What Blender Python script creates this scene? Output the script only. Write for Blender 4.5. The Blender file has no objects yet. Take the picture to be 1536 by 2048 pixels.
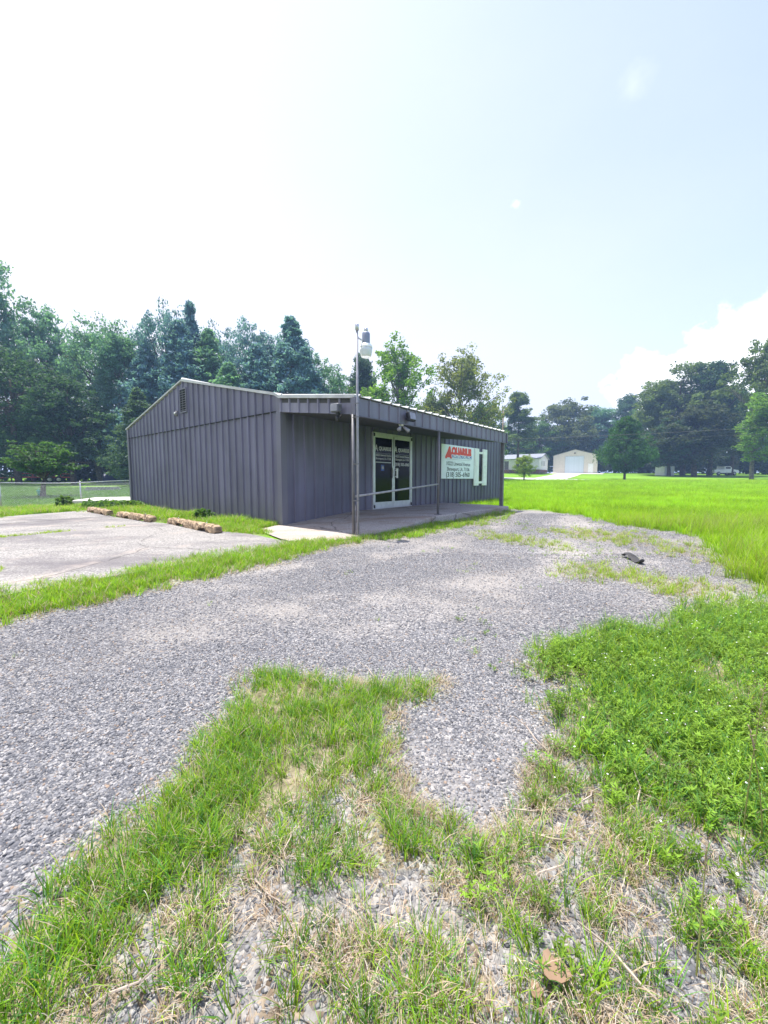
import bpy, math, random
import numpy as np
from mathutils import Vector, Matrix

SC = bpy.context.scene
COL = SC.collection
random.seed(7)
RNG = np.random.default_rng(11)
R = math.radians

# ------------------------------------------------------------------ camera
CAM_H = 1.15
cd = bpy.data.cameras.new("camera")
cam = bpy.data.objects.new("camera", cd)
COL.objects.link(cam)
cam.location = (0, 0, CAM_H)
cam.rotation_euler = (R(90 - 4.812), 0, 0)
cd.sensor_fit = 'VERTICAL'
cd.sensor_height = 24.0
cd.lens = 774.7 / 2048 * 24.0
cd.clip_start = 0.05
cd.clip_end = 3000
SC.camera = cam

# ------------------------------------------------------------------ sun and sky
SUN_EL, SUN_AZ = 76.0, -50.0          # azimuth measured from +Y towards +X
S = Vector((math.cos(R(SUN_EL)) * math.sin(R(SUN_AZ)), math.cos(R(SUN_EL)) * math.cos(R(SUN_AZ)), math.sin(R(SUN_EL))))
sl = bpy.data.lights.new("sun", 'SUN')
sl.energy = 3.1
sl.angle = R(0.55)
sl.color = (1.0, 0.955, 0.88)
so = bpy.data.objects.new("sun", sl)
so.rotation_euler = S.to_track_quat('Z', 'Y').to_euler()
COL.objects.link(so)

W = bpy.data.worlds.new("World")
SC.world = W
W.use_nodes = True
nt = W.node_tree
nt.nodes.clear()
N = nt.nodes.new
out = N('ShaderNodeOutputWorld')
bg = N('ShaderNodeBackground')
bg.inputs['Strength'].default_value = 0.129
sky = N('ShaderNodeTexSky')
sky.sky_type = 'NISHITA'
sky.sun_disc = False
sky.sun_elevation = R(SUN_EL)
sky.sun_rotation = R(SUN_AZ)
sky.air_density = 1.0
sky.dust_density = 1.2
sky.ozone_density = 3.5
tc = N('ShaderNodeTexCoord')
# milky cirrus veil: whiter towards the sun's side and the horizon, thinner and bluer away from it
mp = N('ShaderNodeMapping'); mp.inputs['Scale'].default_value = (1.0, 1.0, 2.2)
n1 = N('ShaderNodeTexNoise'); n1.inputs['Scale'].default_value = 1.3; n1.inputs['Detail'].default_value = 5.0
nt.links.new(tc.outputs['Generated'], mp.inputs['Vector'])
nt.links.new(mp.outputs[0], n1.inputs['Vector'])
dotn = N('ShaderNodeVectorMath'); dotn.operation = 'DOT_PRODUCT'
dotn.inputs[1].default_value = (-.50, .06, -.66)
nt.links.new(tc.outputs['Generated'], dotn.inputs[0])
veil = N('ShaderNodeMath'); veil.operation = 'MULTIPLY_ADD'; veil.inputs[1].default_value = 1.0; veil.inputs[2].default_value = .76
nt.links.new(dotn.outputs['Value'], veil.inputs[0])
veil2 = N('ShaderNodeMath'); veil2.operation = 'MULTIPLY_ADD'; veil2.inputs[1].default_value = .36; veil2.use_clamp = True
nt.links.new(n1.outputs['Fac'], veil2.inputs[0]); nt.links.new(veil.outputs[0], veil2.inputs[2])
mixv = N('ShaderNodeMix'); mixv.data_type = 'RGBA'
mixv.inputs['B'].default_value = (3.1, 3.1, 3.4, 1)
nt.links.new(veil2.outputs[0], mixv.inputs['Factor'])
tint = N('ShaderNodeMix'); tint.data_type = 'RGBA'; tint.blend_type = 'MULTIPLY'; tint.inputs['Factor'].default_value = 1.0
tint.inputs['B'].default_value = (.86, .80, .90, 1)
nt.links.new(sky.outputs['Color'], tint.inputs['A'])
nt.links.new(tint.outputs['Result'], mixv.inputs['A'])
# cumulus: soft noise blobs near given sky directions
def cloud(prev, d, rad, sharp, seed, amt=1.0, zs=1.0):
    d = Vector(d).normalized()
    sub = N('ShaderNodeVectorMath'); sub.operation = 'SUBTRACT'; sub.inputs[1].default_value = d
    nt.links.new(tc.outputs['Generated'], sub.inputs[0])
    scv = N('ShaderNodeVectorMath'); scv.operation = 'MULTIPLY'; scv.inputs[1].default_value = (1, 1, zs)
    nt.links.new(sub.outputs[0], scv.inputs[0])
    ln = N('ShaderNodeVectorMath'); ln.operation = 'LENGTH'
    nt.links.new(scv.outputs[0], ln.inputs[0])
    nz = N('ShaderNodeTexNoise'); nz.noise_dimensions = '4D'; nz.inputs['W'].default_value = seed
    nz.inputs['Scale'].default_value = 1.9 / rad; nz.inputs['Detail'].default_value = 6; nz.inputs['Roughness'].default_value = .58
    nt.links.new(tc.outputs['Generated'], nz.inputs['Vector'])
    a = N('ShaderNodeMath'); a.operation = 'MULTIPLY_ADD'; a.inputs[1].default_value = 1.9 * rad; nt.links.new(nz.outputs['Fac'], a.inputs[0])
    neg = N('ShaderNodeMath'); neg.operation = 'MULTIPLY_ADD'; neg.inputs[1].default_value = -1.0; neg.inputs[2].default_value = 0.0
    nt.links.new(ln.outputs['Value'], neg.inputs[0]); nt.links.new(neg.outputs[0], a.inputs[2])
    mr = N('ShaderNodeMapRange'); mr.inputs['From Min'].default_value = 0.0; mr.inputs['From Max'].default_value = rad * sharp
    mr.inputs['To Max'].default_value = amt
    nt.links.new(a.outputs[0], mr.inputs['Value'])
    mx = N('ShaderNodeMix'); mx.data_type = 'RGBA'; mx.inputs['B'].default_value = (5.0, 5.0, 5.1, 1)
    nt.links.new(mr.outputs[0], mx.inputs['Factor']); nt.links.new(prev, mx.inputs['A'])
    return mx.outputs['Result']
def pxdir(x, y):
    dx = (x - 768) / 774.7; dy = (1024 - y) / 774.7; c, s = math.cos(R(4.812)), math.sin(R(4.812))
    return (dx, c + dy * s, dy * c - s)
c_ = mixv.outputs['Result']
for (x, y, rad, sh, sd, am, zs) in ((1575, 735, .19, .28, 3.1, 1, 1.1), (1340, 800, .13, .35, 5.2, 1, 1.2), (1270, 165, .03, 3.2, 1.7, .35, 1.0),
                                (1032, 408, .010, 1.6, 2.2, .6, 1.2), (170, 380, .08, 1.2, 8.4, .7, 1.4), (1395, 672, .03, .8, 4.4, .8, 1.5)):
    c_ = cloud(c_, pxdir(x, y), rad, sh, sd, am, zs)
nt.links.new(c_, bg.inputs['Color'])
nt.links.new(bg.outputs[0], out.inputs['Surface'])

SC.view_settings.view_transform = 'Standard'
SC.view_settings.look = 'None'
SC.view_settings.gamma = 1.0
SC.view_settings.use_curve_mapping = False
SC.view_settings.exposure = 1.58
SC.cycles.max_bounces = 6
SC.cycles.diffuse_bounces = 3
SC.cycles.glossy_bounces = 3
SC.cycles.transmission_bounces = 4
SC.cycles.transparent_max_bounces = 8
SC.cycles.use_denoising = True

# ------------------------------------------------------------------ helpers
def tag(o, label=None, cat=None, group=None, kind=None):
    if label: o['label'] = label
    if cat: o['category'] = cat
    if group: o['group'] = group
    if kind: o['kind'] = kind
    return o

def empty(name, loc=(0, 0, 0), rz=0.0):
    o = bpy.data.objects.new(name, None)
    o.location = loc
    o.rotation_euler = (0, 0, rz)
    COL.objects.link(o)
    return o

def link_mesh(name, me, mats=None, parent=None):
    o = bpy.data.objects.new(name, me)
    if mats is not None and not me.materials:
        for m in (mats if isinstance(mats, (list, tuple)) else [mats]):
            me.materials.append(m)
    COL.objects.link(o)
    if parent is not None:
        o.parent = parent
    return o

class MB:
    """collects boxes, tubes and lathes into one mesh"""
    def __init__(self):
        self.v = []; self.f = []; self.mi = []; self.sm = []
    def add(self, vs, fs, mi=0, smooth=False):
        b = len(self.v)
        self.v += [tuple(p) for p in vs]
        self.f += [tuple(i + b for i in q) for q in fs]
        self.mi += [mi] * len(fs); self.sm += [smooth] * len(fs)
        return self
    def box(self, lo, hi, mi=0, mat=None):
        x0, y0, z0 = lo; x1, y1, z1 = hi
        vs = [(x0, y0, z0), (x1, y0, z0), (x1, y1, z0), (x0, y1, z0), (x0, y0, z1), (x1, y0, z1), (x1, y1, z1), (x0, y1, z1)]
        if mat is not None: vs = [tuple(mat @ Vector(p)) for p in vs]
        return self.add(vs, [(0, 3, 2, 1), (4, 5, 6, 7), (0, 1, 5, 4), (1, 2, 6, 5), (2, 3, 7, 6), (3, 0, 4, 7)], mi)
    def bbox(self, lo, hi, b, mi=0, mat=None):
        """box with chamfered vertical and top edges"""
        x0, y0, z0 = lo; x1, y1, z1 = hi
        def ring(i, z):
            return [(x0 + i + b, y0 + i, z), (x1 - i - b, y0 + i, z), (x1 - i, y0 + i + b, z), (x1 - i, y1 - i - b, z),
                    (x1 - i - b, y1 - i, z), (x0 + i + b, y1 - i, z), (x0 + i, y1 - i - b, z), (x0 + i, y0 + i + b, z)]
        vs = ring(b * .6, z0) + ring(0, z0 + b * .6) + ring(0, z1 - b * .6) + ring(b * .6, z1)
        if mat is not None: vs = [tuple(mat @ Vector(p)) for p in vs]
        fs = [tuple(range(7, -1, -1)), tuple(range(24, 32))]
        for k in range(3):
            for i in range(8):
                j = (i + 1) % 8
                fs.append((k * 8 + i, k * 8 + j, k * 8 + 8 + j, k * 8 + 8 + i))
        return self.add(vs, fs, mi)
    def tube(self, pts, r, n=8, mi=0, caps=True):
        pts = [Vector(p) for p in pts]
        rs = r if isinstance(r, (list, tuple)) else [r] * len(pts)
        vs = []; fs = []
        up = None
        for i, p in enumerate(pts):
            d = (pts[min(i + 1, len(pts) - 1)] - pts[max(i - 1, 0)]).normalized()
            if up is None:
                up = Vector((0, 0, 1)) if abs(d.z) < .9 else Vector((1, 0, 0))
            a = d.cross(up)
            if a.length < 1e-4: a = d.cross(Vector((0, 1, 0)))
            a.normalize(); b = a.cross(d).normalized(); up = b
            for k in range(n):
                t = 2 * math.pi * k / n
                vs.append(p + (a * math.cos(t) + b * math.sin(t)) * rs[i])
        for i in range(len(pts) - 1):
            for k in range(n):
                k2 = (k + 1) % n
                fs.append((i * n + k, i * n + k2, (i + 1) * n + k2, (i + 1) * n + k))
        if caps:
            fs.append(tuple(range(n - 1, -1, -1)))
            fs.append(tuple(range((len(pts) - 1) * n, len(pts) * n)))
        return self.add(vs, fs, mi, n > 5)
    def lathe(self, c, prof, n=16, mi=0, axis='z'):
        c = Vector(c); vs = []; fs = []
        for (r, h) in prof:
            for k in range(n):
                t = 2 * math.pi * k / n
                q = (r * math.cos(t), r * math.sin(t), h)
                if axis == 'x': q = (q[2], q[0], q[1])
                if axis == 'y': q = (q[0], q[2], q[1])
                vs.append(c + Vector(q))
        for i in range(len(prof) - 1):
            for k in range(n):
                k2 = (k + 1) % n
                fs.append((i * n + k, i * n + k2, (i + 1) * n + k2, (i + 1) * n + k))
        fs.append(tuple(range(n - 1, -1, -1)))
        fs.append(tuple(range((len(prof) - 1) * n, len(prof) * n)))
        return self.add(vs, fs, mi, True)
    def mesh(self, name):
        me = bpy.data.meshes.new(name)
        me.from_pydata(self.v, [], self.f)
        me.polygons.foreach_set('material_index', self.mi)
        me.polygons.foreach_set('use_smooth', self.sm)
        me.update()
        return me
    def build(self, name, mats, parent=None):
        return link_mesh(name, self.mesh(name), mats, parent)

def fast_mesh(name, verts, faces_n, idx, smooth=False):
    """verts (n,3); every face has faces_n corners; idx (m, faces_n)"""
    me = bpy.data.meshes.new(name)
    verts = np.ascontiguousarray(verts, dtype=np.float32)
    idx = np.ascontiguousarray(idx, dtype=np.int32)
    me.vertices.add(len(verts)); me.vertices.foreach_set('co', verts.ravel())
    me.loops.add(idx.size); me.loops.foreach_set('vertex_index', idx.ravel())
    me.polygons.add(len(idx))
    me.polygons.foreach_set('loop_start', np.arange(0, idx.size, faces_n, dtype=np.int32))
    me.polygons.foreach_set('loop_total', np.full(len(idx), faces_n, dtype=np.int32))
    if smooth: me.polygons.foreach_set('use_smooth', np.ones(len(idx), dtype=bool))
    me.update(calc_edges=True)
    me.validate()
    return me

# ------------------------------------------------------------------ terrain
def terrain(X, Y):
    X = np.asarray(X, float); Y = np.asarray(Y, float)
    Rr = np.interp(Y, [-50, 0, 11, 20, 40, 58, 62, 66, 100, 140, 400, 900], [0, 0, .1375, .14, .5, .95, 1.07, 1.35, 2.8, 3.5, 6, 9])
    L = np.interp(Y, [-50, 0, 11, 18, 24, 45, 70, 140, 400, 900], [0, 0, .12, 0, .1, .8, 1.4, 3, 6, 9])
    a = np.where(Y > 1, X / np.maximum(Y, 1), 0)
    s = np.clip((a + .9) / .28, 0, 1); s = s * s * (3 - 2 * s)
    t = np.clip(X + 9, 0, 1)
    s = np.where(X > -9, np.maximum(s, t), s)
    return L * (1 - s) + Rr * s
def TZ(x, y): return float(terrain(x, y))

def hash2(ix, iy, seed):
    h = (ix.astype(np.int64) * 374761393 + iy.astype(np.int64) * 668265263 + seed * 1442695041) & 0x7fffffff
    h = ((h ^ (h >> 13)) * 1274126177) & 0x7fffffff
    return ((h ^ (h >> 16)) & 0xffff) / 65535.0
def vnoise(x, y, seed=0):
    ix = np.floor(x); iy = np.floor(y); fx = x - ix; fy = y - iy
    fx = fx * fx * (3 - 2 * fx); fy = fy * fy * (3 - 2 * fy)
    ix = ix.astype(np.int64); iy = iy.astype(np.int64)
    a = hash2(ix, iy, seed); b = hash2(ix + 1, iy, seed); c = hash2(ix, iy + 1, seed); d = hash2(ix + 1, iy + 1, seed)
    return (a * (1 - fx) + b * fx) * (1 - fy) + (c * (1 - fx) + d * fx) * fy
def fbm(x, y, seed=0, o=3):
    r = 0; amp = .5; tot = 0
    for k in range(o):
        r = r + amp * vnoise(x * 2 ** k, y * 2 ** k, seed + k * 17); tot += amp; amp *= .55
    return r / tot

def sdist(X, Y, poly):
    """signed distance, positive inside"""
    d2 = np.full(X.shape, 1e12); ins = np.zeros(X.shape, bool)
    n = len(poly)
    for i in range(n):
        ax, ay = poly[i]; bx, by = poly[(i + 1) % n]
        ex, ey = bx - ax, by - ay
        t = np.clip(((X - ax) * ex + (Y - ay) * ey) / max(ex * ex + ey * ey, 1e-9), 0, 1)
        d2 = np.minimum(d2, (X - ax - t * ex) ** 2 + (Y - ay - t * ey) ** 2)
        if ay != by:
            c = ((ay > Y) != (by > Y)) & (X < ex * (Y - ay) / ey + ax)
            ins ^= c
    d = np.sqrt(d2)
    return np.where(ins, d, -d)

P = dict(
    patch_r1=[(2.19, 4.61), (2.66, 4.92), (2.9, 4.49), (3.08, 4.16), (3.43, 3.88), (3.21, 3.41), (2.82, 3.48), (2.65, 3.63), (2.47, 4.06), (2.14, 4.27)],
    patch_r2=[(3.19, 8.0), (4.08, 8.0), (4.78, 7.46), (4.36, 6.28), (5.01, 6.28), (4.61, 5.16), (4.22, 4.87), (4.23, 5.66), (4.26, 6.51), (3.42, 6.87)],
    small=[(1.96, 7.65), (2.31, 7.04), (2.82, 6.06), (2.66, 5.78), (2.39, 6.28), (1.9, 7.21)],
    slabfront=[(-0.3, 7.04), (0.25, 8.1), (1.29, 9.4), (2.18, 10.5), (4.01, 12.81), (3.9, 11.5), (2.31, 9.27), (1.44, 8.38), (0.5, 7.33), (-0.07, 6.66)],
    weed_r=[(4.29, 3.48), (3.33, 3.28), (2.92, 3.28), (2.31, 3.05), (2.07, 2.77), (1.69, 2.75), (1.4, 2.54), (1.09, 2.46), (0.85, 2.26), (0.89, 2.12), (1.05, 2.04), (0.83, 1.81), (0.8, 1.73), (0.89, 1.63), (0.78, 1.45), (0.78, 1.35), (0.86, 1.28), (0.97, 1.2), (1.15, 1.07), (1.33, 0.96), (2.5, .6), (5, 1)],
    mix_r=[(0.85, 1.6), (0.52, 1.33), (0.49, 1.2), (0.56, 1.12), (0.48, 1.03), (0.31, 0.96), (0.13, 0.68), (.1, .3), (1.2, .3), (1.33, 0.96), (1.2, 1.12), (1.02, 1.26), (0.84, 1.42)],
    grass_c=[(-0.72, 2.17), (-0.49, 2.17), (-0.21, 2.01), (0.23, 2.06), (0.26, 1.96), (0.03, 1.81), (0.0, 1.53), (0.02, 1.45), (-0.13, 1.37), (-0.35, 1.2), (-0.44, 1.1), (-0.59, 0.96), (-0.63, 0.85), (-0.67, 0.75), (-0.71, 0.6), (-0.85, 0.6), (-0.91, 0.83), (-0.90, 1.0), (-0.89, 1.17), (-0.82, 1.43), (-0.77, 1.79)],
    grass_c2=[(-0.08, 1.26), (0.06, 1.24), (0.21, 1.13), (0.36, 1.12), (0.56, 1.12), (0.57, 1.07), (0.41, 1.03), (0.19, 1.0), (0.02, 1.04), (-0.07, 1.12)],
    mix_c=[(-0.35, 1.22), (-0.13, 1.37), (0.04, 1.37), (0.1, 1.19), (0.36, 1.1), (0.56, 1.12), (0.31, 0.96), (0.13, 0.68), (.1, .3), (-0.84, 0.3), (-0.74, 0.72), (-0.68, 0.76), (-0.64, 0.87), (-0.6, 0.97), (-0.45, 1.12)],
    strip_d=[(-3.89, 3.56), (-3.76, 3.71), (-3.34, 4.1), (-2.86, 4.66), (-2.31, 5.56), (-1.7, 6.28), (-1.15, 6.87), (-0.64, 7.21), (-0.25, 6.87), (-0.98, 5.86), (-1.36, 5.01), (-1.94, 4.37), (-2.34, 3.79), (-2.71, 3.32), (-3.0, 2.94), (-3.15, 2.79), (-5, 1.2), (-5.4, 2.1)],
    wallbase=[(-13.17, 17.03), (-10.47, 16.0), (-7.26, 12.81), (-4.16, 9.78), (-2.31, 8.8), (-2.25, 7.59), (-2.6, 7.46), (-3.36, 8.0), (-5.44, 9.57), (-7.42, 10.73), (-9.54, 12.48)],
    fencestrip=[(-11.5, 7.0), (-10.34, 10.38), (-10.24, 11.83), (-9.69, 12.51), (-12.26, 16.12), (-10.47, 16.0), (-12.87, 18.87), (-13.75, 17.57), (-13.76, 13.89), (-14, 8)],
    pad=[(-4.29, 2.54), (-3.53, 3.48), (-3.2, 3.93), (-2.73, 4.44), (-2.2, 5.29), (-1.61, 5.94), (-1.5, 6.28), (-2.52, 7.21), (-3.24, 7.59), (-5.01, 8.8), (-7.06, 10.12), (-9.69, 12.51), (-10.22, 10.26), (-11.04, 7.94), (-8, 1.5)],
    lot=[(-12, -10), (9, -10), (8, 0.5), (5, 1.0), (3.83, 3.1), (3.61, 3.56), (3.86, 4.37), (4.35, 4.87), (5.14, 5.86), (5.79, 7.04), (5.69, 7.79), (5.52, 8.63), (5.61, 9.78), (5.6, 11.32), (4.84, 12.81), (4.3, 13.4), (1, 9.4), (-0.5, 7.2),
         (-1.15, 6.9), (-1.7, 6.3), (-2.31, 5.56), (-2.86, 4.66), (-3.34, 4.1), (-3.76, 3.71), (-7, .2), (-12, -4)],
)
GAP = [(0.08, .95, .19, .12), (.80, .98, .17, .07), (.52, 1.02, .10, .04), (-.56, .72, .09, .05), (.6, 1.18, .10, .03), (-.12, .97, .06, .08), (1.0, 1.13, .16, .04), (.45, .85, .12, .05)]   # bare gravel pockets
RIMS = [[(0.05, 1.85), (0.03, 1.55), (0.07, 1.3), (.2, 1.18), (.36, 1.14), (.55, 1.13)], [(.86, 1.6), (.6, 1.33)], [(-.2, 2.02), (.28, 2.03)]]

def fines(X, Y):
    """packed dusty fines: two faint wheel tracks curving past the porch, plus blotches"""
    X = np.asarray(X, float); Y = np.asarray(Y, float)
    w = X + (fbm(X * .8, Y * .8, 23) - .5) * .5
    tr = np.zeros(X.shape)
    for off in (0.0, 1.55):
        pl = [(-9 + off * .3, 1.2 - off), (-5 + off * .4, 2.6 - off), (-2.2 + off * .7, 4.2 - off * .8), (.6 + off, 5.8 - off * .7), (2.6 + off, 8.6 - off * .3), (4 + off, 12)]
        tr = np.maximum(tr, np.clip(1.25 - polyline_d(w, Y, pl) / .34, 0, 1))
    bl = np.clip(fbm(X * .9 + 3, Y * .9, 29, 4) * 4.2 - 2.1, 0, 1)
    return np.clip(.75 * tr * np.clip(fbm(X * 2, Y * 2, 37) * 2.2 - .3, 0, 1) + .9 * bl, 0, 1)

def polyline_d(X, Y, pl):
    d2 = np.full(X.shape, 1e12)
    for (ax, ay), (bx, by) in zip(pl[:-1], pl[1:]):
        ex, ey = bx - ax, by - ay
        t = np.clip(((X - ax) * ex + (Y - ay) * ey) / max(ex * ex + ey * ey, 1e-9), 0, 1)
        d2 = np.minimum(d2, (X - ax - t * ex) ** 2 + (Y - ay - t * ey) ** 2)
    return np.sqrt(d2)

def sm(d, w): return np.clip(d / w * .5 + .5, 0, 1)

def zones(X, Y):
    """soft cover masks 0..1 at ground points"""
    X = np.asarray(X, float); Y = np.asarray(Y, float)
    D = np.clip(np.hypot(X, Y), .5, 40)
    wob = np.clip(.035 * D, .03, .35)
    wx = X + (fbm(X / (.12 * D ** .7), Y / (.12 * D ** .7), 3) - .5) * 2.6 * wob
    wy = Y + (fbm(X / (.12 * D ** .7), Y / (.12 * D ** .7), 9) - .5) * 2.6 * wob
    z = {k: sm(sdist(wx, wy, P[k]), np.clip(.05 * D, .04, .4)) for k in P if k not in ('pad', 'lot')}
    lot = sm(sdist(wx, wy, P['lot']), np.clip(.04 * D, .05, .35))
    z['pad'] = (sdist(X, Y, P['pad']) > 0).astype(float)
    gap = np.zeros(X.shape)
    for (cx, cy, rx, ry) in GAP:
        gap = np.maximum(gap, np.clip(1.6 - 1.3 * np.hypot((wx - cx) / rx, (wy - cy) / ry), 0, 1))
    rim = np.zeros(X.shape)
    for k, pl in enumerate(RIMS):
        rim = np.maximum(rim, np.clip(1.4 - polyline_d(wx, wy, pl) / (.05 if k < 2 else .05), 0, 1))
    pn = fbm(X * 9, Y * 9, 41)      # patchiness
    lush = np.maximum.reduce([z['grass_c'], z['strip_d'], z['wallbase'], z['fencestrip'], z['grass_c2'], z['slabfront'] * .85])
    weed = z['weed_r']
    mixz = np.maximum(z['mix_r'], z['mix_c'])
    mixg = mixz * np.clip((pn - .50) * 6, 0, 1) * .6
    dry = np.maximum(mixz * np.clip((fbm(X * 6 + 9, Y * 6, 77) - .25) * 3, .15, 1), rim)
    dry = np.maximum(dry, np.maximum(z['patch_r1'], z['patch_r2']) * .6)
    dry = np.maximum(dry, 4 * z['strip_d'] * (1 - z['strip_d']) * .8)
    pat = np.maximum(z['patch_r1'] * .8, np.maximum(z['patch_r2'] * np.clip((pn - .35) * 4, 0, .8), z['small'] * .7))
    green = np.maximum.reduce([lush, weed, pat, mixg])
    veg = np.maximum(green, dry)
    field = (1 - lot) * (1 - z['pad'])
    gravel = lot * (1 - np.maximum.reduce([lush, weed, .75 * pat, .65 * dry * (1 - gap)]))
    gravel = np.maximum(gravel, gap * mixz * .9)
    near = 1 - np.clip(np.maximum(lush, weed), 0, 1)
    return dict(lush=lush * (1 - gap), weed=weed * (1 - gap * .8), pat=pat, mixg=mixg * (1 - gap), dry=dry * (1 - gap * .8) * (1 - .6 * np.maximum(lush, weed)), field=np.clip(field - np.maximum(z['wallbase'], z['fencestrip']), 0, 1) * (1 - lot), gravel=np.clip(gravel, 0, 1), pad=z['pad'], gap=gap)

# ------------------------------------------------------------------ materials
def newmat(name):
    m = bpy.data.materials.new(name); m.use_nodes = True
    m.node_tree.nodes.clear()
    return m, m.node_tree
def nd(t, typ, **kw):
    n = t.nodes.new(typ)
    for k, v in kw.items():
        if k in n.inputs: n.inputs[k].default_value = v
        else: setattr(n, k, v)
    return n
def ramp(t, stops):
    r = t.nodes.new('ShaderNodeValToRGB')
    e = r.color_ramp.elements
    while len(e) < len(stops): e.new(.5)
    for el, (p, c) in zip(e, stops):
        el.position = p; el.color = (*c, 1)
    return r
def plain(name, c, rough=.6, metal=0.0, var=.12, scale=6.0, bump=0.0, bscale=60.0, spec=.5, dirt=None):
    m, t = newmat(name)
    o = nd(t, 'ShaderNodeOutputMaterial'); b = nd(t, 'ShaderNodeBsdfPrincipled')
    b.inputs['Roughness'].default_value = rough; b.inputs['Metallic'].default_value = metal
    b.inputs['Specular IOR Level'].default_value = spec
    tcd = nd(t, 'ShaderNodeTexCoord')
    nz = nd(t, 'ShaderNodeTexNoise', Scale=scale, Detail=5.0)
    t.links.new(tcd.outputs['Object'], nz.inputs['Vector'])
    lo = tuple(max(0, x * (1 - var * 1.6)) for x in c); hi = tuple(min(1, x * (1 + var * 1.6)) for x in c)
    r = ramp(t, [(.3, lo), (.7, hi)])
    t.links.new(nz.outputs['Fac'], r.inputs[0])
    col = r.outputs[0]
    if dirt:
        n2 = nd(t, 'ShaderNodeTexNoise', Scale=dirt[1], Detail=8.0)
        t.links.new(tcd.outputs['Object'], n2.inputs['Vector'])
        r2 = ramp(t, [(dirt[2], (0, 0, 0)), (dirt[2] + .18, (1, 1, 1))])
        t.links.new(n2.outputs['Fac'], r2.inputs[0])
        mx = nd(t, 'ShaderNodeMix', data_type='RGBA'); mx.inputs['B'].default_value = (*dirt[0], 1)
        t.links.new(r2.outputs[0], mx.inputs['Factor']); t.links.new(col, mx.inputs['A']); col = mx.outputs['Result']
    t.links.new(col, b.inputs['Base Color'])
    rr = nd(t, 'ShaderNodeMapRange'); rr.inputs['To Min'].default_value = max(.02, rough - .12); rr.inputs['To Max'].default_value = min(1, rough + .12)
    t.links.new(nz.outputs['Fac'], rr.inputs['Value']); t.links.new(rr.outputs[0], b.inputs['Roughness'])
    if bump:
        n3 = nd(t, 'ShaderNodeTexNoise', Scale=bscale, Detail=6.0)
        t.links.new(tcd.outputs['Object'], n3.inputs['Vector'])
        bp = nd(t, 'ShaderNodeBump', Strength=bump, Distance=.02)
        t.links.new(n3.outputs['Fac'], bp.inputs['Height']); t.links.new(bp.outputs[0], b.inputs['Normal'])
    t.links.new(b.outputs[0], o.inputs['Surface'])
    return m

def metal_siding(name, c, streak=.25):
    """painted sheet metal with faint vertical weather streaks and dust near the foot of the wall"""
    m, t = newmat(name)
    o = nd(t, 'ShaderNodeOutputMaterial'); b = nd(t, 'ShaderNodeBsdfPrincipled', Roughness=.48)
    g = nd(t, 'ShaderNodeNewGeometry')
    mpn = nd(t, 'ShaderNodeMapping'); mpn.inputs['Scale'].default_value = (9, 9, .35)
    t.links.new(g.outputs['Position'], mpn.inputs['Vector'])
    nz = nd(t, 'ShaderNodeTexNoise', Scale=1.0, Detail=6.0)
    t.links.new(mpn.outputs[0], nz.inputs['Vector'])
    n2 = nd(t, 'ShaderNodeTexNoise', Scale=.9, Detail=3.0)
    t.links.new(g.outputs['Position'], n2.inputs['Vector'])
    oi = nd(t, 'ShaderNodeObjectInfo')
    ad = nd(t, 'ShaderNodeMath', operation='ADD'); t.links.new(nz.outputs['Fac'], ad.inputs[0]); t.links.new(n2.outputs['Fac'], ad.inputs[1])
    ad2 = nd(t, 'ShaderNodeMath', operation='MULTIPLY_ADD'); ad2.inputs[1].default_value = .18
    t.links.new(oi.outputs['Random'], ad2.inputs[0]); t.links.new(ad.outputs[0], ad2.inputs[2])
    lo = tuple(x * (1 - streak) for x in c); hi = tuple(x * (1 + streak) for x in c)
    r = ramp(t, [(.35, lo), (.75, hi)])
    hf = nd(t, 'ShaderNodeMath', operation='MULTIPLY'); hf.inputs[1].default_value = .5
    t.links.new(ad2.outputs[0], hf.inputs[0]); t.links.new(hf.outputs[0], r.inputs[0])
    sx = nd(t, 'ShaderNodeSeparateXYZ'); t.links.new(g.outputs['Position'], sx.inputs[0])
    mr = nd(t, 'ShaderNodeMapRange'); mr.inputs['From Min'].default_value = .9; mr.inputs['From Max'].default_value = .1; mr.inputs['To Max'].default_value = .55
    t.links.new(sx.outputs['Z'], mr.inputs['Value'])
    mul = nd(t, 'ShaderNodeMath', operation='MULTIPLY'); t.links.new(mr.outputs[0], mul.inputs[0]); t.links.new(nz.outputs['Fac'], mul.inputs[1])
    mx = nd(t, 'ShaderNodeMix', data_type='RGBA'); mx.inputs['B'].default_value = (.22, .2, .17, 1)
    t.links.new(mul.outputs[0], mx.inputs['Factor']); t.links.new(r.outputs[0], mx.inputs['A'])
    t.links.new(mx.outputs['Result'], b.inputs['Base Color'])
    bp = nd(t, 'ShaderNodeBump', Strength=.06, Distance=.02); t.links.new(n2.outputs['Fac'], bp.inputs['Height']); t.links.new(bp.outputs[0], b.inputs['Normal'])
    t.links.new(b.outputs[0], o.inputs['Surface'])
    return m

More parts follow.
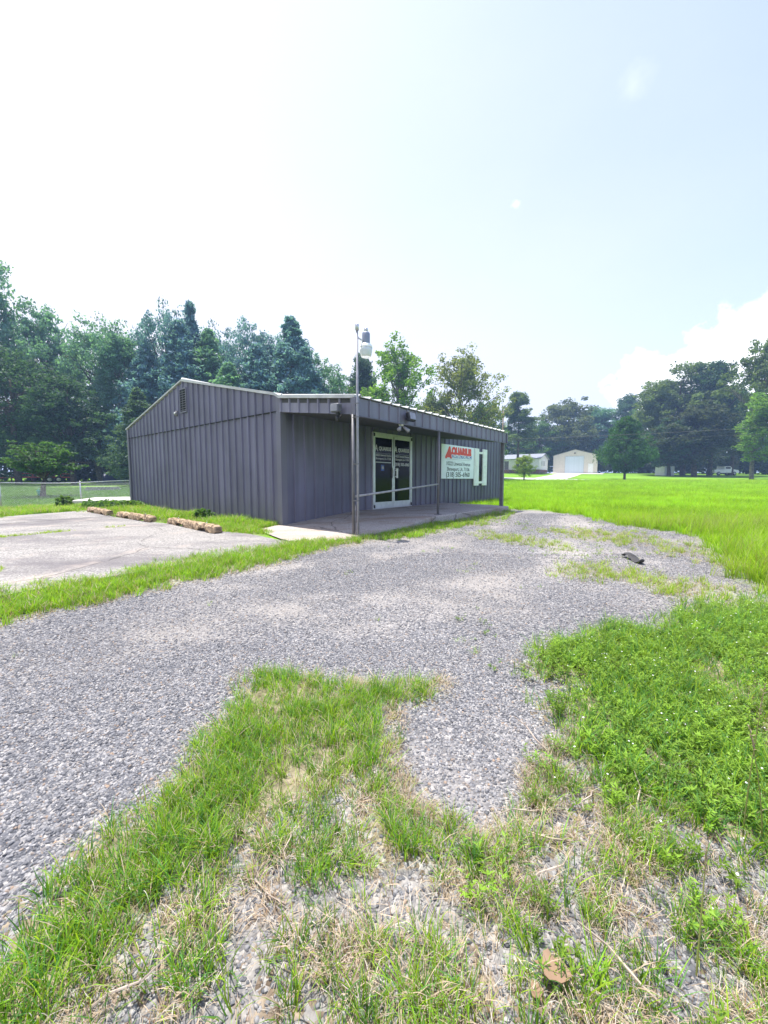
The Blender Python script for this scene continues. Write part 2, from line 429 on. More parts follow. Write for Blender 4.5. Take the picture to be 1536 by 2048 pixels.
def speckled(name, stops, sp=70.0, blot=.45, dark=(.13, .12, .125)):
    """worn exposed-aggregate concrete: fine chips, broad damp blotches, dirty streaks"""
    m, t = newmat(name); L = t.links.new
    o = nd(t, 'ShaderNodeOutputMaterial'); b = nd(t, 'ShaderNodeBsdfPrincipled', Roughness=.93); b.inputs['Specular IOR Level'].default_value = .2
    g = nd(t, 'ShaderNodeNewGeometry')
    vo = nd(t, 'ShaderNodeTexVoronoi', Scale=sp); L(g.outputs['Position'], vo.inputs['Vector'])
    sc = nd(t, 'ShaderNodeSeparateColor'); L(vo.outputs['Color'], sc.inputs[0])
    r = ramp(t, stops); L(sc.outputs[0], r.inputs[0])
    n1 = nd(t, 'ShaderNodeTexNoise', Scale=blot, Detail=7.0, Roughness=.6); 
    mp_ = nd(t, 'ShaderNodeMapping'); mp_.inputs['Rotation'].default_value = (0, 0, .6); mp_.inputs['Scale'].default_value = (1.0, 2.4, 1); L(g.outputs['Position'], mp_.inputs['Vector']); L(mp_.outputs[0], n1.inputs['Vector'])
    f = nd(t, 'ShaderNodeMapRange'); f.inputs['From Min'].default_value = .46; f.inputs['From Max'].default_value = .66; f.inputs['To Max'].default_value = .88; L(n1.outputs['Fac'], f.inputs['Value'])
    mx = nd(t, 'ShaderNodeMix', data_type='RGBA'); mx.inputs['B'].default_value = (*dark, 1); L(f.outputs[0], mx.inputs['Factor']); L(r.outputs[0], mx.inputs['A'])
    n2 = nd(t, 'ShaderNodeTexNoise', Scale=1.7, Detail=8.0); L(g.outputs['Position'], n2.inputs['Vector'])
    f2 = nd(t, 'ShaderNodeMapRange'); f2.inputs['From Min'].default_value = .56; f2.inputs['From Max'].default_value = .7; f2.inputs['To Max'].default_value = .6; L(n2.outputs['Fac'], f2.inputs['Value'])
    m2 = nd(t, 'ShaderNodeMix', data_type='RGBA'); m2.inputs['B'].default_value = (.36, .31, .27, 1); L(f2.outputs[0], m2.inputs['Factor']); L(mx.outputs['Result'], m2.inputs['A'])
    wv_ = nd(t, 'ShaderNodeTexNoise', Scale=1.6, Detail=5.0); L(g.outputs['Position'], wv_.inputs['Vector'])
    wa_ = nd(t, 'ShaderNodeVectorMath', operation='MULTIPLY_ADD'); wa_.inputs[1].default_value = (.55, .55, 0); L(wv_.outputs['Color'], wa_.inputs[0]); L(g.outputs['Position'], wa_.inputs[2])
    ck = nd(t, 'ShaderNodeTexVoronoi', Scale=.42, feature='DISTANCE_TO_EDGE'); L(wa_.outputs[0], ck.inputs['Vector'])
    cm = nd(t, 'ShaderNodeMapRange'); cm.inputs['From Min'].default_value = .007; cm.inputs['From Max'].default_value = .002; cm.inputs['To Max'].default_value = .55; L(ck.outputs['Distance'], cm.inputs['Value'])
    m3 = nd(t, 'ShaderNodeMix', data_type='RGBA'); m3.inputs['B'].default_value = (.06, .055, .05, 1); L(cm.outputs[0], m3.inputs['Factor']); L(m2.outputs['Result'], m3.inputs['A'])
    L(m3.outputs['Result'], b.inputs['Base Color'])
    bp = nd(t, 'ShaderNodeBump', Strength=.5, Distance=.008); L(vo.outputs['Distance'], bp.inputs['Height']); L(bp.outputs[0], b.inputs['Normal'])
    L(b.outputs[0], o.inputs['Surface'])
    return m

def leafmat(name, c=None, trans=.35, var=.35, useobj=False, rough=.55, gloss=.25, rnd='instance', hue=(1, 1, 1), patch=0):
    """leaf or blade: diffuse + translucent, colour varies from leaf to leaf"""
    m, t = newmat(name)
    o = nd(t, 'ShaderNodeOutputMaterial')
    oi = nd(t, 'ShaderNodeObjectInfo')
    at = nd(t, 'ShaderNodeAttribute', attribute_name='rnd')
    if useobj:
        base = oi.outputs['Color']
    else:
        rgb = nd(t, 'ShaderNodeRGB'); rgb.outputs[0].default_value = (*c, 1); base = rgb.outputs[0]
    src = oi.outputs['Random'] if rnd == 'instance' else at.outputs['Fac']
    mr = nd(t, 'ShaderNodeMapRange'); mr.inputs['To Min'].default_value = 1 - var; mr.inputs['To Max'].default_value = 1 + var
    if patch:
        gp = nd(t, 'ShaderNodeNewGeometry'); np_ = nd(t, 'ShaderNodeTexNoise', Scale=patch, Detail=4.0); t.links.new(gp.outputs['Position'], np_.inputs['Vector'])
        pr_ = nd(t, 'ShaderNodeMapRange'); pr_.inputs['From Min'].default_value = .3; pr_.inputs['From Max'].default_value = .7; t.links.new(np_.outputs['Fac'], pr_.inputs['Value'])
        mm = nd(t, 'ShaderNodeMix', data_type='FLOAT'); mm.inputs['Factor'].default_value = .6; t.links.new(src, mm.inputs[2]); t.links.new(pr_.outputs[0], mm.inputs[3]); src = mm.outputs[0]
    t.links.new(src, mr.inputs['Value'])
    hs = nd(t, 'ShaderNodeHueSaturation')
    t.links.new(base, hs.inputs['Color']); t.links.new(mr.outputs[0], hs.inputs['Value'])
    mh = nd(t, 'ShaderNodeMapRange'); mh.inputs['To Min'].default_value = .485; mh.inputs['To Max'].default_value = .512
    g = nd(t, 'ShaderNodeNewGeometry')
    nz = nd(t, 'ShaderNodeTexNoise', Scale=.7, Detail=2.0); t.links.new(g.outputs['Position'], nz.inputs['Vector'])
    t.links.new(nz.outputs['Fac'], mh.inputs['Value']); t.links.new(mh.outputs[0], hs.inputs['Hue'])
    d = nd(t, 'ShaderNodeBsdfPrincipled', Roughness=rough); d.inputs['Specular IOR Level'].default_value = gloss
    tr = nd(t, 'ShaderNodeBsdfTranslucent')
    t.links.new(hs.outputs[0], d.inputs['Base Color'])
    tcol = nd(t, 'ShaderNodeMix', data_type='RGBA', blend_type='MULTIPLY'); tcol.inputs['Factor'].default_value = 1; tcol.inputs['B'].default_value = (1.5 * hue[0], 1.45 * hue[1], .6 * hue[2], 1)
    t.links.new(hs.outputs[0], tcol.inputs['A']); t.links.new(tcol.outputs['Result'], tr.inputs['Color'])
    ms = nd(t, 'ShaderNodeMixShader'); ms.inputs[0].default_value = trans
    t.links.new(d.outputs[0], ms.inputs[1]); t.links.new(tr.outputs[0], ms.inputs[2])
    t.links.new(ms.outputs[0], o.inputs['Surface'])
    return m

M = {}
M['siding'] = metal_siding('dark_siding', (.124, .119, .176), .38)
M['fascia'] = metal_siding('fascia_siding', (.172, .168, .215))
M['trim'] = metal_siding('dark_trim', (.132, .128, .168), .15)
M['core'] = plain('wall_core', (.05, .05, .052), .8)
M['roof'] = plain('roof_metal', (.72, .72, .7), .4, .0, .08, 3.0, dirt=((.45, .42, .36), 5.0, .62))
M['rake'] = plain('rake_trim', (.48, .48, .48), .45, 0, .1, 4.0)
M['post'] = plain('post_paint', (.14, .135, .145), .5, 0, .12, 9.0, dirt=((.24, .2, .17), 14.0, .64))
M['polegrey'] = plain('pole_grey', (.27, .27, .31), .45, .1, .12, 9.0, dirt=((.24, .2, .17), 14.0, .66))
M['galv'] = plain('galvanised', (.52, .53, .55), .38, .75, .15, 14.0)
M['rail'] = plain('rail_paint', (.34, .34, .34), .42, .2, .15, 12.0)
M['alu'] = plain('aluminium', (.62, .64, .65), .35, .35, .06, 8.0)
M['white'] = plain('white_paint', (.8, .81, .8), .45, 0, .05, 5.0)
M['shutter'] = plain('shutter_white', (.83, .85, .83), .5, 0, .05, 7.0, dirt=((.6, .6, .55), 9.0, .68))
M['board'] = plain('sign_white', (.82, .87, .9), .4, 0, .04, 2.0)
M['red'] = plain('sign_red', (.80, .07, .05), .5, 0, .08, 3.0)
M['blue'] = plain('sign_blue', (.06, .12, .42), .5, 0, .08, 3.0)
M['ink'] = plain('sign_ink', (.06, .075, .085), .6, 0, .1, 3.0)
M['inklight'] = plain('sign_faded_ink', (.5, .53, .55), .6, 0, .1, 3.0)
M['vinyl'] = plain('white_vinyl', (.52, .52, .55), .5, 0, .05, 3.0)
M['black'] = plain('black_plastic', (.02, .02, .022), .45, 0, .2, 9.0)
M['dark'] = plain('dark_cavity', (.012, .012, .014), .9)
M['lampbody'] = plain('lamp_body', (.22, .25, .33), .45, .2, .1, 9.0)
M['glassy'] = plain('lamp_refractor', (.62, .66, .68), .25, 0, .05, 12.0)
M['flood'] = plain('floodlight_grey', (.12, .125, .14), .5, .2, .15, 9.0)
M['concrete'] = speckled('porch_concrete', [(0, (.22, .2, .18)), (.35, (.37, .335, .30)), (.7, (.45, .41, .37)), (1, (.56, .52, .48))], 85, .8, (.29, .225, .175))
M['padcon'] = speckled('parking_concrete', [(0, (.13, .127, .122)), (.35, (.225, .215, .202)), (.7, (.29, .275, .258)), (1, (.42, .40, .37))])
M['paleCon'] = plain('pale_concrete', (.6, .57, .52), .9, 0, .1, 2.0, .3, 70, .2)
M['stopcon'] = plain('weathered_concrete', (.42, .31, .20), .95, 0, .3, 8.0, 1.0, 40, .15, dirt=((.09, .065, .045), 11.0, .47))
M['wood_pole'] = plain('pole_wood', (.16, .12, .09), .9, 0, .25, 5.0)
M['bark'] = plain('bark', (.085, .068, .055), .95, 0, .35, 5.0, .8, 18, .1)
M['barklight'] = plain('bark_grey', (.16, .145, .13), .95, 0, .3, 5.0, .8, 18, .1)
M['trailer_red'] = plain('trailer_red', (.35, .035, .03), .5, 0, .2, 6.0)
M['tyre'] = plain('tyre', (.02, .02, .02), .85)
M['wheelrim'] = plain('wheel_rim', (.6, .6, .6), .4, .3)
M['teal'] = plain('teal_plastic', (.02, .38, .45), .4)
M['tarp'] = plain('blue_tarp', (.04, .06, .16), .5, 0, .3, 5.0)
M['stone'] = plain('bed_stone', (.26, .24, .24), .9, 0, .25, 9.0, .5, 30)
M['hsiding'] = plain('house_siding', (.75, .77, .78), .6, 0, .04, 3.0)
M['hroof'] = plain('house_shingle', (.23, .25, .29), .9, 0, .15, 8.0)
M['brick'] = plain('skirting_brick', (.2, .11, .09), .9, 0, .3, 14.0)
M['cream'] = plain('cream_metal', (.66, .62, .55), .5, 0, .05, 3.0)
M['gdoor'] = plain('garage_door', (.6, .7, .78), .45, 0, .04, 3.0)
M['pane'] = plain('window_dark', (.05, .06, .07), .1, 0, .1, 2.0)
M['wire'] = plain('cable', (.05, .05, .055), .6)
M['deadleaf'] = leafmat('dead_leaf', (.27, .18, .115), .25, .2, rnd='instance')
M['rubber'] = plain('rubber_scrap', (.025, .024, .024), .7, 0, .3, 12.0, .5, 40)
M['twig'] = plain('twig', (.32, .26, .21), .9, 0, .3, 20.0)
M['crown'] = leafmat('tree_leaf', trans=.5, var=.38, useobj=True, rnd='attr')
M['blade'] = leafmat('grass_blade', (.18, .35, .028), .42, .38)
M['blade2'] = leafmat('grass_blade_lime', (.27, .41, .03), .42, .35)
M['blade3'] = leafmat('grass_blade_blue', (.105, .26, .065), .4, .3)
M['fieldblade'] = leafmat('field_blade', (.21, .40, .010), .45, .58, patch=.3)
M['lawnblade'] = leafmat('lawn_blade', (.09, .19, .03), .42, .3)
M['thatch'] = leafmat('dry_thatch', (.42, .335, .25), .3, .35)
M['thatchdark'] = leafmat('dry_thatch_brown', (.24, .15, .085), .25, .35)
M['thatchgrey'] = leafmat('dry_thatch_grey', (.46, .42, .37), .25, .3)
M['weedleaf'] = leafmat('weed_leaf', (.185, .315, .035), .38, .4)
M['weeddark'] = leafmat('weed_leaf_dark', (.10, .20, .035), .35, .4)
M['petal'] = plain('white_petal', (.8, .8, .78), .7)
M['stalk'] = leafmat('stalk', (.28, .30, .10), .3, .2)

def glassmat():
    m, t = newmat('dark_door_glass')
    o = nd(t, 'ShaderNodeOutputMaterial'); b = nd(t, 'ShaderNodeBsdfPrincipled', Roughness=.04)
    b.inputs['Base Color'].default_value = (.006, .007, .011, 1); b.inputs['IOR'].default_value = 1.4; b.inputs['Specular IOR Level'].default_value = .20
    tcd = nd(t, 'ShaderNodeTexCoord'); nz = nd(t, 'ShaderNodeTexNoise', Scale=3.0, Detail=4.0); t.links.new(tcd.outputs['Object'], nz.inputs['Vector'])
    r = nd(t, 'ShaderNodeMapRange'); r.inputs['To Min'].default_value = .02; r.inputs['To Max'].default_value = .12
    t.links.new(nz.outputs['Fac'], r.inputs['Value']); t.links.new(r.outputs[0], b.inputs['Roughness'])
    t.links.new(b.outputs[0], o.inputs['Surface'])
    return m
M['glass'] = glassmat()

def stonemat():
    m, t = newmat('gravel_stone')
    o = nd(t, 'ShaderNodeOutputMaterial'); b = nd(t, 'ShaderNodeBsdfPrincipled', Roughness=.75)
    b.inputs['Specular IOR Level'].default_value = .3
    oi = nd(t, 'ShaderNodeObjectInfo')
    r = ramp(t, [(0, (.07, .072, .08)), (.2, (.115, .118, .128)), (.45, (.17, .171, .18)), (.7, (.235, .232, .237)), (.88, (.335, .325, .315)), (.965, (.21, .175, .15))])
    r.color_ramp.elements.new(1.0).color = (.30, .22, .16, 1)
    t.links.new(oi.outputs['Random'], r.inputs[0])
    g = nd(t, 'ShaderNodeNewGeometry'); nz = nd(t, 'ShaderNodeTexNoise', Scale=140.0, Detail=4.0); t.links.new(g.outputs['Position'], nz.inputs['Vector'])
    hs = nd(t, 'ShaderNodeHueSaturation'); mr = nd(t, 'ShaderNodeMapRange'); mr.inputs['To Min'].default_value = .75; mr.inputs['To Max'].default_value = 1.25
    t.links.new(nz.outputs['Fac'], mr.inputs['Value']); t.links.new(mr.outputs[0], hs.inputs['Value']); t.links.new(r.outputs[0], hs.inputs['Color'])
    t.links.new(hs.outputs[0], b.inputs['Base Color'])
    t.links.new(b.outputs[0], o.inputs['Surface'])
    return m
M['gravel'] = stonemat()

def groundmat():
    """earth, thatch, gravel and turf blended by painted cover masks"""
    m, t = newmat('ground_cover')
    L = t.links.new
    o = nd(t, 'ShaderNodeOutputMaterial'); b = nd(t, 'ShaderNodeBsdfPrincipled', Roughness=.95)
    b.inputs['Specular IOR Level'].default_value = .15
    g = nd(t, 'ShaderNodeNewGeometry')
    at = nd(t, 'ShaderNodeAttribute', attribute_name='cover'); sp = nd(t, 'ShaderNodeSeparateColor'); L(at.outputs['Color'], sp.inputs[0])
    vo = nd(t, 'ShaderNodeTexVoronoi', Scale=62.0); L(g.outputs['Position'], vo.inputs['Vector'])
    sv = nd(t, 'ShaderNodeSeparateColor'); L(vo.outputs['Color'], sv.inputs[0])
    gr = ramp(t, [(0, (.06, .064, .074)), (.25, (.115, .118, .13)), (.5, (.175, .175, .185)), (.75, (.245, .24, .24)), (1, (.37, .355, .34))])
    L(sv.outputs[0], gr.inputs[0])
    nf = nd(t, 'ShaderNodeTexNoise', Scale=60.0, Detail=6.0); L(g.outputs['Position'], nf.inputs['Vector'])
    fc = ramp(t, [(.3, (.22, .205, .19)), (.7, (.43, .40, .365))]); L(nf.outputs['Fac'], fc.inputs[0])
    ff_ = nd(t, 'ShaderNodeMath', operation='MULTIPLY'); ff_.inputs[1].default_value = .75; L(sp.outputs[2], ff_.inputs[0])
    mf = nd(t, 'ShaderNodeMix', data_type='RGBA'); L(ff_.outputs[0], mf.inputs['Factor']); L(gr.outputs[0], mf.inputs['A']); L(fc.outputs[0], mf.inputs['B'])
    big = nd(t, 'ShaderNodeTexNoise', Scale=.55, Detail=4.0); L(g.outputs['Position'], big.inputs['Vector'])
    bm = nd(t, 'ShaderNodeMapRange'); bm.inputs['From Min'].default_value = .3; bm.inputs['From Max'].default_value = .7; bm.inputs['To Min'].default_value = .82; bm.inputs['To Max'].default_value = 1.16
    L(big.outputs['Fac'], bm.inputs['Value'])
    gh = nd(t, 'ShaderNodeHueSaturation'); L(mf.outputs['Result'], gh.inputs['Color']); L(bm.outputs[0], gh.inputs['Value'])
    n1 = nd(t, 'ShaderNodeTexNoise', Scale=24.0, Detail=7.0); L(g.outputs['Position'], n1.inputs['Vector'])
    soil = ramp(t, [(.3, (.09, .068, .05)), (.5, (.19, .15, .11)), (.7, (.34, .28, .21))]); L(n1.outputs['Fac'], soil.inputs[0])
    n2 = nd(t, 'ShaderNodeTexNoise', Scale=3.0, Detail=8.0); L(g.outputs['Position'], n2.inputs['Vector'])
    n4 = nd(t, 'ShaderNodeTexNoise', Scale=.18, Detail=4.0); L(g.outputs['Position'], n4.inputs['Vector'])
    na = nd(t, 'ShaderNodeMath', operation='MULTIPLY_ADD'); na.inputs[1].default_value = .5; L(n4.outputs['Fac'], na.inputs[0])
    nb = nd(t, 'ShaderNodeMath', operation='MULTIPLY'); nb.inputs[1].default_value = .5; L(n2.outputs['Fac'], nb.inputs[0]); L(nb.outputs[0], na.inputs[2])
    turf = ramp(t, [(.34, (.08, .17, .015)), (.5, (.14, .28, .018)), (.66, (.19, .34, .03))]); L(na.outputs[0], turf.inputs[0])
    m1 = nd(t, 'ShaderNodeMix', data_type='RGBA'); L(soil.outputs[0], m1.inputs['A']); L(gh.outputs[0], m1.inputs['B']); pk_ = nd(t, 'ShaderNodeMath', operation='SUBTRACT'); L(sp.outputs[0], pk_.inputs[0]); L(sv.outputs[1], pk_.inputs[1])
    pm = nd(t, 'ShaderNodeMapRange'); pm.inputs['From Min'].default_value = -.05; pm.inputs['From Max'].default_value = .05; L(pk_.outputs[0], pm.inputs['Value']); L(pm.outputs[0], m1.inputs['Factor'])
    m2 = nd(t, 'ShaderNodeMix', data_type='RGBA'); L(m1.outputs['Result'], m2.inputs['A']); L(turf.outputs[0], m2.inputs['B']); L(sp.outputs[1], m2.inputs['Factor'])
    L(m2.outputs['Result'], b.inputs['Base Color'])
    inv = nd(t, 'ShaderNodeMath', operation='MULTIPLY_ADD'); inv.inputs[1].default_value = -1; inv.inputs[2].default_value = .6; L(vo.outputs['Distance'], inv.inputs[0])
    bh = nd(t, 'ShaderNodeMix', data_type='FLOAT'); L(sp.outputs[0], bh.inputs['Factor']); L(n1.outputs['Fac'], bh.inputs[2]); L(inv.outputs[0], bh.inputs[3])
    bp = nd(t, 'ShaderNodeBump', Strength=.9, Distance=.015); L(bh.outputs[0], bp.inputs['Height']); L(bp.outputs[0], b.inputs['Normal'])
    L(b.outputs[0], o.inputs['Surface'])
    return m
M['ground'] = groundmat()
M['road'] = plain('road_surface', (.42, .41, .39), .95, 0, .1, 1.5, .2, 60, .2)
M['drive'] = plain('driveway_gravel', (.55, .5, .43), .95, 0, .12, 1.0, .2, 60, .2)

# ------------------------------------------------------------------ ground sheet
def grow(a0, d0, end, k):
    r = [a0]; d = d0
    while r[-1] < end:
        d *= k; r.append(r[-1] + d)
    return r[1:]
xs = np.arange(-3.6, 3.61, .05)
right_ = np.array(grow(3.6, .05, 700, 1.055)); xs = np.concatenate([-right_[::-1], xs, right_])
ys = np.arange(.35, 3.6, .04)
ys = np.concatenate([-np.array(grow(-.35, .06, 60, 1.15))[::-1], ys, np.array(grow(ys[-1], .04, 1000, 1.035))])
GX, GY = np.meshgrid(xs, ys)
Zg = zones(GX, GY)
inn = np.clip(1 - np.hypot(GX, GY) / 14, 0, 1)
GZ = terrain(GX, GY) + (fbm(GX * 3, GY * 3, 5) - .5) * .03 * inn + .012 * np.maximum(Zg['lush'], Zg['weed']) * inn
nx, ny = len(xs), len(ys)
vv = np.stack([GX.ravel(), GY.ravel(), GZ.ravel()], 1)
ii = np.arange(nx * ny).reshape(ny, nx)
qd = np.stack([ii[:-1, :-1].ravel(), ii[:-1, 1:].ravel(), ii[1:, 1:].ravel(), ii[1:, :-1].ravel()], 1)
gme = fast_mesh('ground', vv, 4, qd, True)
ca = gme.color_attributes.new('cover', 'FLOAT_COLOR', 'POINT')
gturf = np.clip(np.maximum.reduce([Zg['field'], .12 * Zg['lush'], .12 * Zg['weed'], .1 * Zg['pat']]), 0, 1)
cc = np.stack([Zg['gravel'].ravel(), gturf.ravel(), fines(GX, GY).ravel(), np.ones(nx * ny)], 1).astype(np.float32)
ca.data.foreach_set('color', cc.ravel())
ground = link_mesh('ground', gme, M['ground'])
tag(ground, kind='structure')
def GZat(x, y):
    X = np.asarray(x, float); Y = np.asarray(y, float)
    inn = np.clip(1 - np.hypot(X, Y) / 14, 0, 1)
    zz = zones(X, Y)
    return terrain(X, Y) + (fbm(X * 3, Y * 3, 5) - .5) * .03 * inn + .012 * np.maximum(zz['lush'], zz['weed']) * inn

# ------------------------------------------------------------------ road and driveway
def ribbon(name, pts, w, mat, dz=.012, sub=12):
    pts = [Vector((p[0], p[1], 0)) for p in pts]
    fine = []
    for a, b in zip(pts[:-1], pts[1:]):
        for k in range(sub): fine.append(a.lerp(b, k / sub))
    fine.append(pts[-1])
    mb = MB(); vs = []; fs = []
    nw = 5
    for i, p in enumerate(fine):
        d = (fine[min(i + 1, len(fine) - 1)] - fine[max(0, i - 1)]).normalized(); nrm = Vector((-d.y, d.x, 0))
        for k in range(nw):
            q = p + nrm * w * (k / (nw - 1) - .5)
            vs.append((q.x, q.y, TZ(q.x, q.y) + dz + (.03 if 0 < k < nw - 1 else -.02)))
    for i in range(len(fine) - 1):
        for k in range(nw - 1):
            fs.append((i * nw + k, i * nw + k + 1, (i + 1) * nw + k + 1, (i + 1) * nw + k))
    mb.add(vs, fs, 0, True)
    return tag(mb.build(name, mat), kind='structure')
ribbon('road', [(95, 8), (75, 28), (60, 38), (48, 47.8), (40, 54), (33, 59.5), (24, 65.5), (10, 73), (-15, 84), (-60, 100)], 5.2, M['road'], .03)
ribbon('driveway', [(27, 64), (31, 70), (37, 80), (41, 87), (43.5, 91)], 5.0, M['drive'], .06)
ribbon('garage_apron', [(39.5, 96.5), (50.5, 89.5)], 5.0, M['paleCon'], .09)

# ------------------------------------------------------------------ parking pad, porch slab
PHI = R(39.1145)
BO = Vector((-2.2567, 8.6167, 0))
BROT = math.pi / 2 - PHI
UD = Vector((math.sin(PHI), math.cos(PHI), 0)); VD = Vector((-math.cos(PHI), math.sin(PHI), 0))
def BW(u, v, z=0.0):
    p = BO + UD * u + VD * v
    return Vector((p.x, p.y, z))
def toloc(x, y):
    q = Vector((x, y, 0)) - BO
    return q.dot(UD), q.dot(VD)

def clip_poly(poly, axis, val, keep_less):
    outp = []
    for i in range(len(poly)):
        a, b = poly[i], poly[(i + 1) % len(poly)]
        ia = (a[axis] <= val) == keep_less; ib = (b[axis] <= val) == keep_less
        if ia: outp.append(a)
        if ia != ib:
            t = (val - a[axis]) / (b[axis] - a[axis]); outp.append((a[0] + (b[0] - a[0]) * t, a[1] + (b[1] - a[1]) * t))
    return outp
pad_root = empty('parking_pad', BO, BROT); tag(pad_root, kind='structure')
padl = [toloc(*p) for p in P['pad']]
ucuts = [-12, -5.1, -.5]; vcuts = [-7.5, 2.42, 5.05, 9.5]
for i in range(len(ucuts) - 1):
    for j in range(len(vcuts) - 1):
        q = padl
        for ax, lo, hi in ((0, ucuts[i] + .012, ucuts[i + 1] - .012), (1, vcuts[j] + .012, vcuts[j + 1] - .012)):
            if q: q = clip_poly(q, ax, lo, False)
            if q: q = clip_poly(q, ax, hi, True)
        if len(q) < 3: continue
        # fine edge so that it follows the ground and looks chipped
        fine = []
        for a, b in zip(q, q[1:] + q[:1]):
            n = max(1, int(math.hypot(b[0] - a[0], b[1] - a[1]) / .35))
            for k in range(n): fine.append((a[0] + (b[0] - a[0]) * k / n + random.uniform(-.012, .012), a[1] + (b[1] - a[1]) * k / n + random.uniform(-.012, .012)))
        tilt = random.uniform(-.006, .006)
        mb = MB(); n = len(fine); vs = []
        cx = sum(p[0] for p in fine) / n; cy = sum(p[1] for p in fine) / n
        for (u, v) in fine:
            w = BW(u, v); vs.append((u, v, TZ(w.x, w.y) + .04 + tilt))
        w = BW(cx, cy); vs.append((cx, cy, TZ(w.x, w.y) + .04 + tilt))
        vs += [(p[0], p[1], p[2] - .13) for p in vs[:n]]
        fs = [(k, (k + 1) % n, n) for k in range(n)] + [(k, n + 1 + k, n + 1 + (k + 1) % n, (k + 1) % n) for k in range(n)]
        mb.add(vs, fs)
        mb.build('slab', M['padcon'], pad_root)

def slabz(u): return float(np.interp(u, [-1.3, 0, .8, 2.3, 8], [.11, .135, .19, .302, .302]))
slab_root = empty('porch_slab', BO, BROT); tag(slab_root, kind='structure')
def slab_piece(u0, u1, n, left=False):
    mb = MB(); vs = []; fs = []
    for i in range(n + 1):
        u = u0 + (u1 - u0) * i / n
        vb = .0 if u > -.05 else np.interp(u, [-1.2, -.8, -.05], [-1.6, -.25, .12])
        vf = -2.40 if u > -.2 else np.interp(u, [-1.2, -.87, -.5, -.2], [-1.72, -2.2, -2.45, -2.42])
        vf = float(vf) + random.uniform(-.015, .015) - .10 * max(0, 1 - abs(u - 1.3) / 1.5)
        for k in range(5):
            v = vb + (vf - vb) * k / 4
            vs.append((u, float(v), slabz(u) - (.015 if k == 4 else 0)))
        vs.append((u, vf - .012, slabz(u) - .04)); vs.append((u, vf - .02, -.15))
    m = 7
    for i in range(n):
        for k in range(m - 1):
            fs.append((i * m + k, i * m + k + 1, (i + 1) * m + k + 1, (i + 1) * m + k))
    fs.append(tuple(range(m - 1, -1, -1)) if False else tuple(k for k in range(m)))
    fs.append(tuple(n * m + k for k in range(m - 1, -1, -1)))
    mb.add(vs, fs)
    return mb.build('slab', M['concrete'], slab_root)
slab_piece(-1.18, 2.30, 14); slab_piece(2.315, 4.70, 8); slab_piece(4.715, 7.0, 8)

bp_root = empty('concrete_pad', (-11.6, 17.6, 0), R(20)); tag(bp_root, kind='structure')
MB().bbox((-1.7, -1.6, -.3), (1.9, 1.6, .30), .03).build('slab', M['paleCon'], bp_root)

# ------------------------------------------------------------------ the metal building
RIB = .3048
BL, BWID = 12.192, 9.144
EAVE, RIDGE = 2.97, 3.985
bld = empty('metal_building', BO, BROT)
tag(bld, 'dark grey ribbed metal office building with a covered corner porch', 'building')
def ztop(v): return EAVE + (RIDGE - EAVE) * (1 - abs(v - BWID / 2) / (BWID / 2))
def cp(name, me, mat, parent, loc=(0, 0, 0), rot=0):
    o = link_mesh(name, me, mat, parent); o.location = loc; o.rotation_euler = (0, 0, rot); return o
PROF = [(0, 0), (.014, .034), (.046, .034), (.060, 0), (RIB, 0)]
def panel(axis, t0, zb, zt, off=0.0, w=RIB, sgn=-1, prof=PROF, base=0.0):
    """vertical sheet strip; axis 'u' (front wall, outward -v) or 'v' (gable, outward -u); zb, zt functions of t"""
    mb = MB(); vs = []; fs = []
    for (t, d) in prof:
        tt = t0 + min(t, w); dd = sgn * (d + off + .004) + base
        for z in (zb(tt), zt(tt)):
            vs.append((tt, dd, z) if axis == 'u' else (dd, tt, z))
    for k in range(len(prof) - 1):
        q = (2 * k, 2 * k + 2, 2 * k + 3, 2 * k + 1)
        fs.append(q if axis == 'u' else q[::-1])
    mb.add(vs, fs)
    return mb
# core behind the sheets
mb = MB()
vs = [(.01, .01, -.1), (BL - .01, .01, -.1), (BL - .01, BWID - .01, -.1), (.01, BWID - .01, -.1), (.01, .01, EAVE - .03), (BL - .01, .01, EAVE - .03), (BL - .01, BWID - .01, EAVE - .03), (.01, BWID - .01, EAVE - .03),
      (.01, BWID / 2, RIDGE - .03), (BL - .01, BWID / 2, RIDGE - .03)]
mb.add(vs, [(0, 3, 2, 1), (0, 1, 5, 4), (2, 3, 7, 6), (1, 2, 6, 9, 5), (3, 0, 4, 8, 7), (4, 5, 9, 8), (7, 8, 9, 6)])
mb.build('wall_core', M['core'], bld)
SEAM = 2.67
n = 30
low = panel('v', 0, lambda t: -.05, lambda t: SEAM).mesh('wall_panel')
for k in range(n):
    cp('wall_panel', low, M['siding'], bld, (0, k * RIB, 0))
    panel('v', k * RIB, lambda t: SEAM - .03 + .004 * math.sin(k * 2.3), lambda t: ztop(t) - .01, .009).build('gable_panel', M['siding'], bld)
fr = panel('u', 0, lambda t: -.05, lambda t: EAVE - .02).mesh('wall_panel')
for k in range(40):
    if 10 <= k <= 15: continue
    cp('wall_panel', fr, M['siding'], bld, (k * RIB, 0, 0))
panel('u', 0, lambda t: 2.46, lambda t: EAVE - .02, w=RIB).build('wall_panel', M['siding'], bld)
hd = panel('u', 0, lambda t: 2.46, lambda t: EAVE - .02).mesh('header_panel')
for k in range(10, 16): cp('header_panel', hd, M['siding'], bld, (k * RIB, 0, 0))
